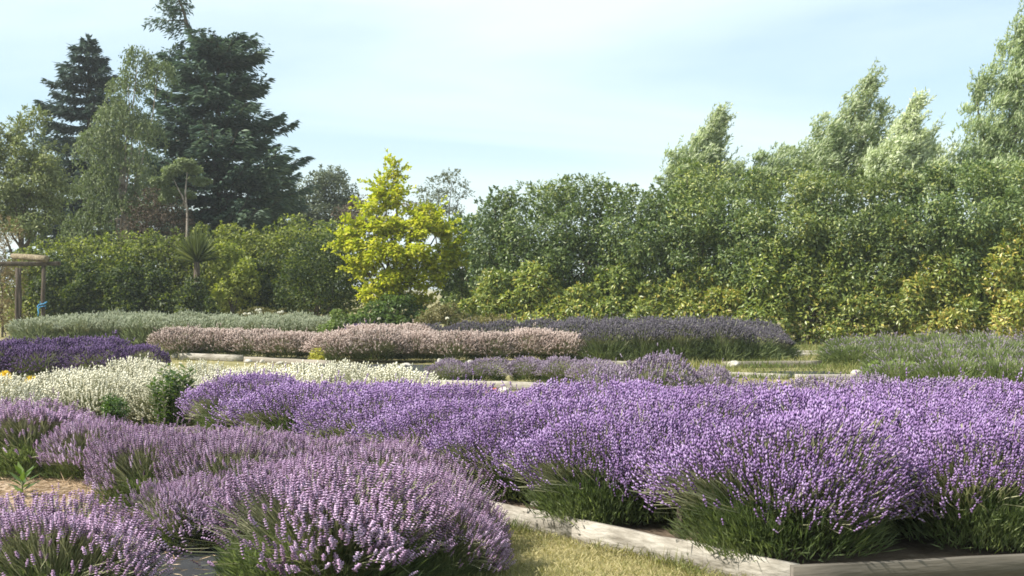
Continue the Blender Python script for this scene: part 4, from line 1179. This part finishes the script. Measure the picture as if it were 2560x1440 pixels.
def flower(name, label, p, r, mat, h, seed, cat='flower', group=None, heads=1, spread=.1):
    """stalks with many-petalled heads"""
    rng = np.random.default_rng(seed)
    t = thing(name, label, cat, p, 0, group)
    gl = G(); gs = G()
    for k in range(heads):
        q = np.array([rng.normal() * spread, rng.normal() * spread, h * rng.uniform(.8, 1.1)]) if heads > 1 else np.array([0, 0, h])
        tube(gs, [(q[0] * .5, q[1] * .5, -.02), q * [.8, .8, .5], q], [.006, .005, .004], 4)
        n = 46
        u = rdir(n, rng); u[:, 2] = np.abs(u[:, 2]) * .9 - .1
        g = G(); leaves(g, q + u * r * .25, u, rdir(n, rng) + [0, 0, .8], r * .85, r * .6, np.clip(rng.normal(.5, .25, n), 0, 1), .1)
        g.build('bloom', mat, t)
    m = 12 * heads
    P = np.stack([rng.normal(size=m) * spread, rng.normal(size=m) * spread, rng.uniform(.05, .85, m) * h], 1)
    leaves(gl, P, rng.normal(size=(m, 3)) * .7 + [0, 0, .3], rdir(m, rng) + [0, 0, 1], .06, .025, np.clip(rng.normal(.5, .15, m), 0, 1))
    gs.build('stem', M['stem'], t, True)['kind'] = 'stuff'; gl.build('leaves', M['herb'], t)['kind'] = 'stuff'
    return t


p = Gd(28, 1000); flower('yellow_flower', 'yellow pompom flower clump at the left edge of the cream bed', (-6.55, 16.6, 0), .085, M['yellow_petal'], .42, 1030, heads=5, spread=.17)
flower('red_flower', 'red flower clump below the yellow pompoms', (-6.3, 15.9, 0), .06, M['red_petal'], .28, 1031, heads=4, spread=.08)
flower('orange_flower', 'orange-red low flower clump beneath the lone plank', (-.65, 18.6, 0), .05, M['orange_petal'], .08, 1032, heads=7, spread=.17)
flower('orange_flower', 'salmon flower clump beside the white block stone', (-.32, 18.3, 0), .05, M['orange_petal'], .08, 1033, heads=4, spread=.1)
for i, (px, py, lab) in enumerate([(618, 786, 'white rose blooms, first clump from left behind grey-green row'), (645, 780, 'white rose blooms, second clump from left behind grey-green row'), (690, 778, 'white rose blooms, third clump from left behind grey-green row'), (355, 788, 'white flower specks low in the dark hedge')]):
    q = W(px, py, 38.6); flower('white_rose', lab, (q[0], q[1], 0), .06, M['white_petal'], max(.2, q[2]), 1040 + i, heads=3, spread=.12, group='white roses before the hedge')
q = W(1118, 797, 36.2); flower('white_rose', 'single pale rose in front of the brownish rose bush', (q[0], q[1], 0), .06, M['white_petal'], q[2], 1050, group='white roses before the hedge')
q = W(948, 798, 38.4); flower('white_rose', 'lone white rose at the foot of the golden tree', (q[0], q[1], 0), .06, M['white_petal'], q[2], 1051, group='white roses before the hedge')


# ------------------------------------------------------------------ grass, straw
def blades(name, label, inside, n, xr, yr, mat, L, Wd, seed, v0=.5, lay=.4, z=0.0, cat='grass'):
    rng = np.random.default_rng(seed)
    P = np.stack([rng.uniform(*xr, n), rng.uniform(*yr, n), np.full(n, z)], 1)
    P = P[inside(P[:, 0], P[:, 1])]
    n = len(P)
    D = rng.normal(size=(n, 3)) * [lay, lay, .1] + [0, 0, 1 - lay * .8]
    hgt = 1 + .5 * noise(P, 2.1)
    g = G()
    leaves(g, P, D, rdir(n, rng), L * rng.uniform(.5, 1.4, n) * np.clip(hgt, .4, 1.8), Wd, np.clip(v0 - .3 * noise(P, 1.7, 1.) - .12 * noise(P, 5.1, 2.) + rng.normal(size=n) * .17, 0, 1), .1)
    return tag(g.build(name, mat), label, cat, kind='stuff')


def left_of_board(x, y):
    t_ = (x - cor[0]) * ld[0] + (y - cor[1]) * ld[1]
    dst = (x - cor[0]) * ld[1] - (y - cor[1]) * ld[0]
    return (dst < -.02) & (x > -1.2)


blades('lawn_grass', 'dry yellow-green grass beside the pale board', left_of_board, 52000, (-1.2, 1.6), (5.6, 10.0), M['grass'], .055, .005, 1100, .58, .55)
blades('edge_weeds', 'longer weeds growing against the pale board', lambda x, y: (np.abs((x - cor[0]) * ld[1] - (y - cor[1]) * ld[0] + .06 + .05 * np.sin(9 * y)) < .05) & (noise(np.stack([x, y, x * 0], 1), 3.2) > -.1), 30000, (-1.0, 1.6), (6.4, 9.6), M['grass'], .10, .006, 1105, .25, .5)
blades('verge_grass', 'dry grass under the tall hedge', lambda x, y: (noise(np.stack([x, y, x * 0], 1), .8) > -.5), 26000, (2.0, 12.5), (22, 34.5), M['grass'], .14, .014, 1101, .45, .4)
blades('path_grass', 'patchy grass between the far beds', lambda x, y: (noise(np.stack([x, y, x * 0], 1), .8) > 0.0), 16000, (-15, 2.5), (19, 40), M['grass'], .10, .014, 1102, .3, .4)
blades('mat_litter', 'fallen straw and petals on the black weed mat', lambda x, y: x < 9, 900, (-2.7, -1.1), (5.6, 8.9), M['straw'], .05, .006, 1104, .4, 1.2, .012, 'straw')
blades('straw_mulch', 'loose straw strewn over the bare ground', lambda x, y: x < -2.6, 9000, (-5.4, -2.6), (8.2, 10.6), M['straw'], .10, .006, 1103, .5, 1.15, .02, 'straw')

# ------------------------------------------------------------------ summer haze: a closed box of thin pale air round everything
m = bpy.data.materials.new('haze_air'); m.use_nodes = True
hn, hl = m.node_tree.nodes, m.node_tree.links
hn.clear()
ho = hn.new('ShaderNodeOutputMaterial'); hv = hn.new('ShaderNodeVolumePrincipled')
hv.inputs['Color'].default_value = (0.90, 0.96, 1.0, 1)
hv.inputs['Density'].default_value = HAZE
hv.inputs['Anisotropy'].default_value = 0.3
hl.new(hv.outputs[0], ho.inputs['Volume'])
g = G(); box(g, (0, 900, 8.2), (2420, 2220, 18.6))
o = g.build('haze', m); o['kind'] = 'stuff'
scene.cycles.volume_bounces = 0
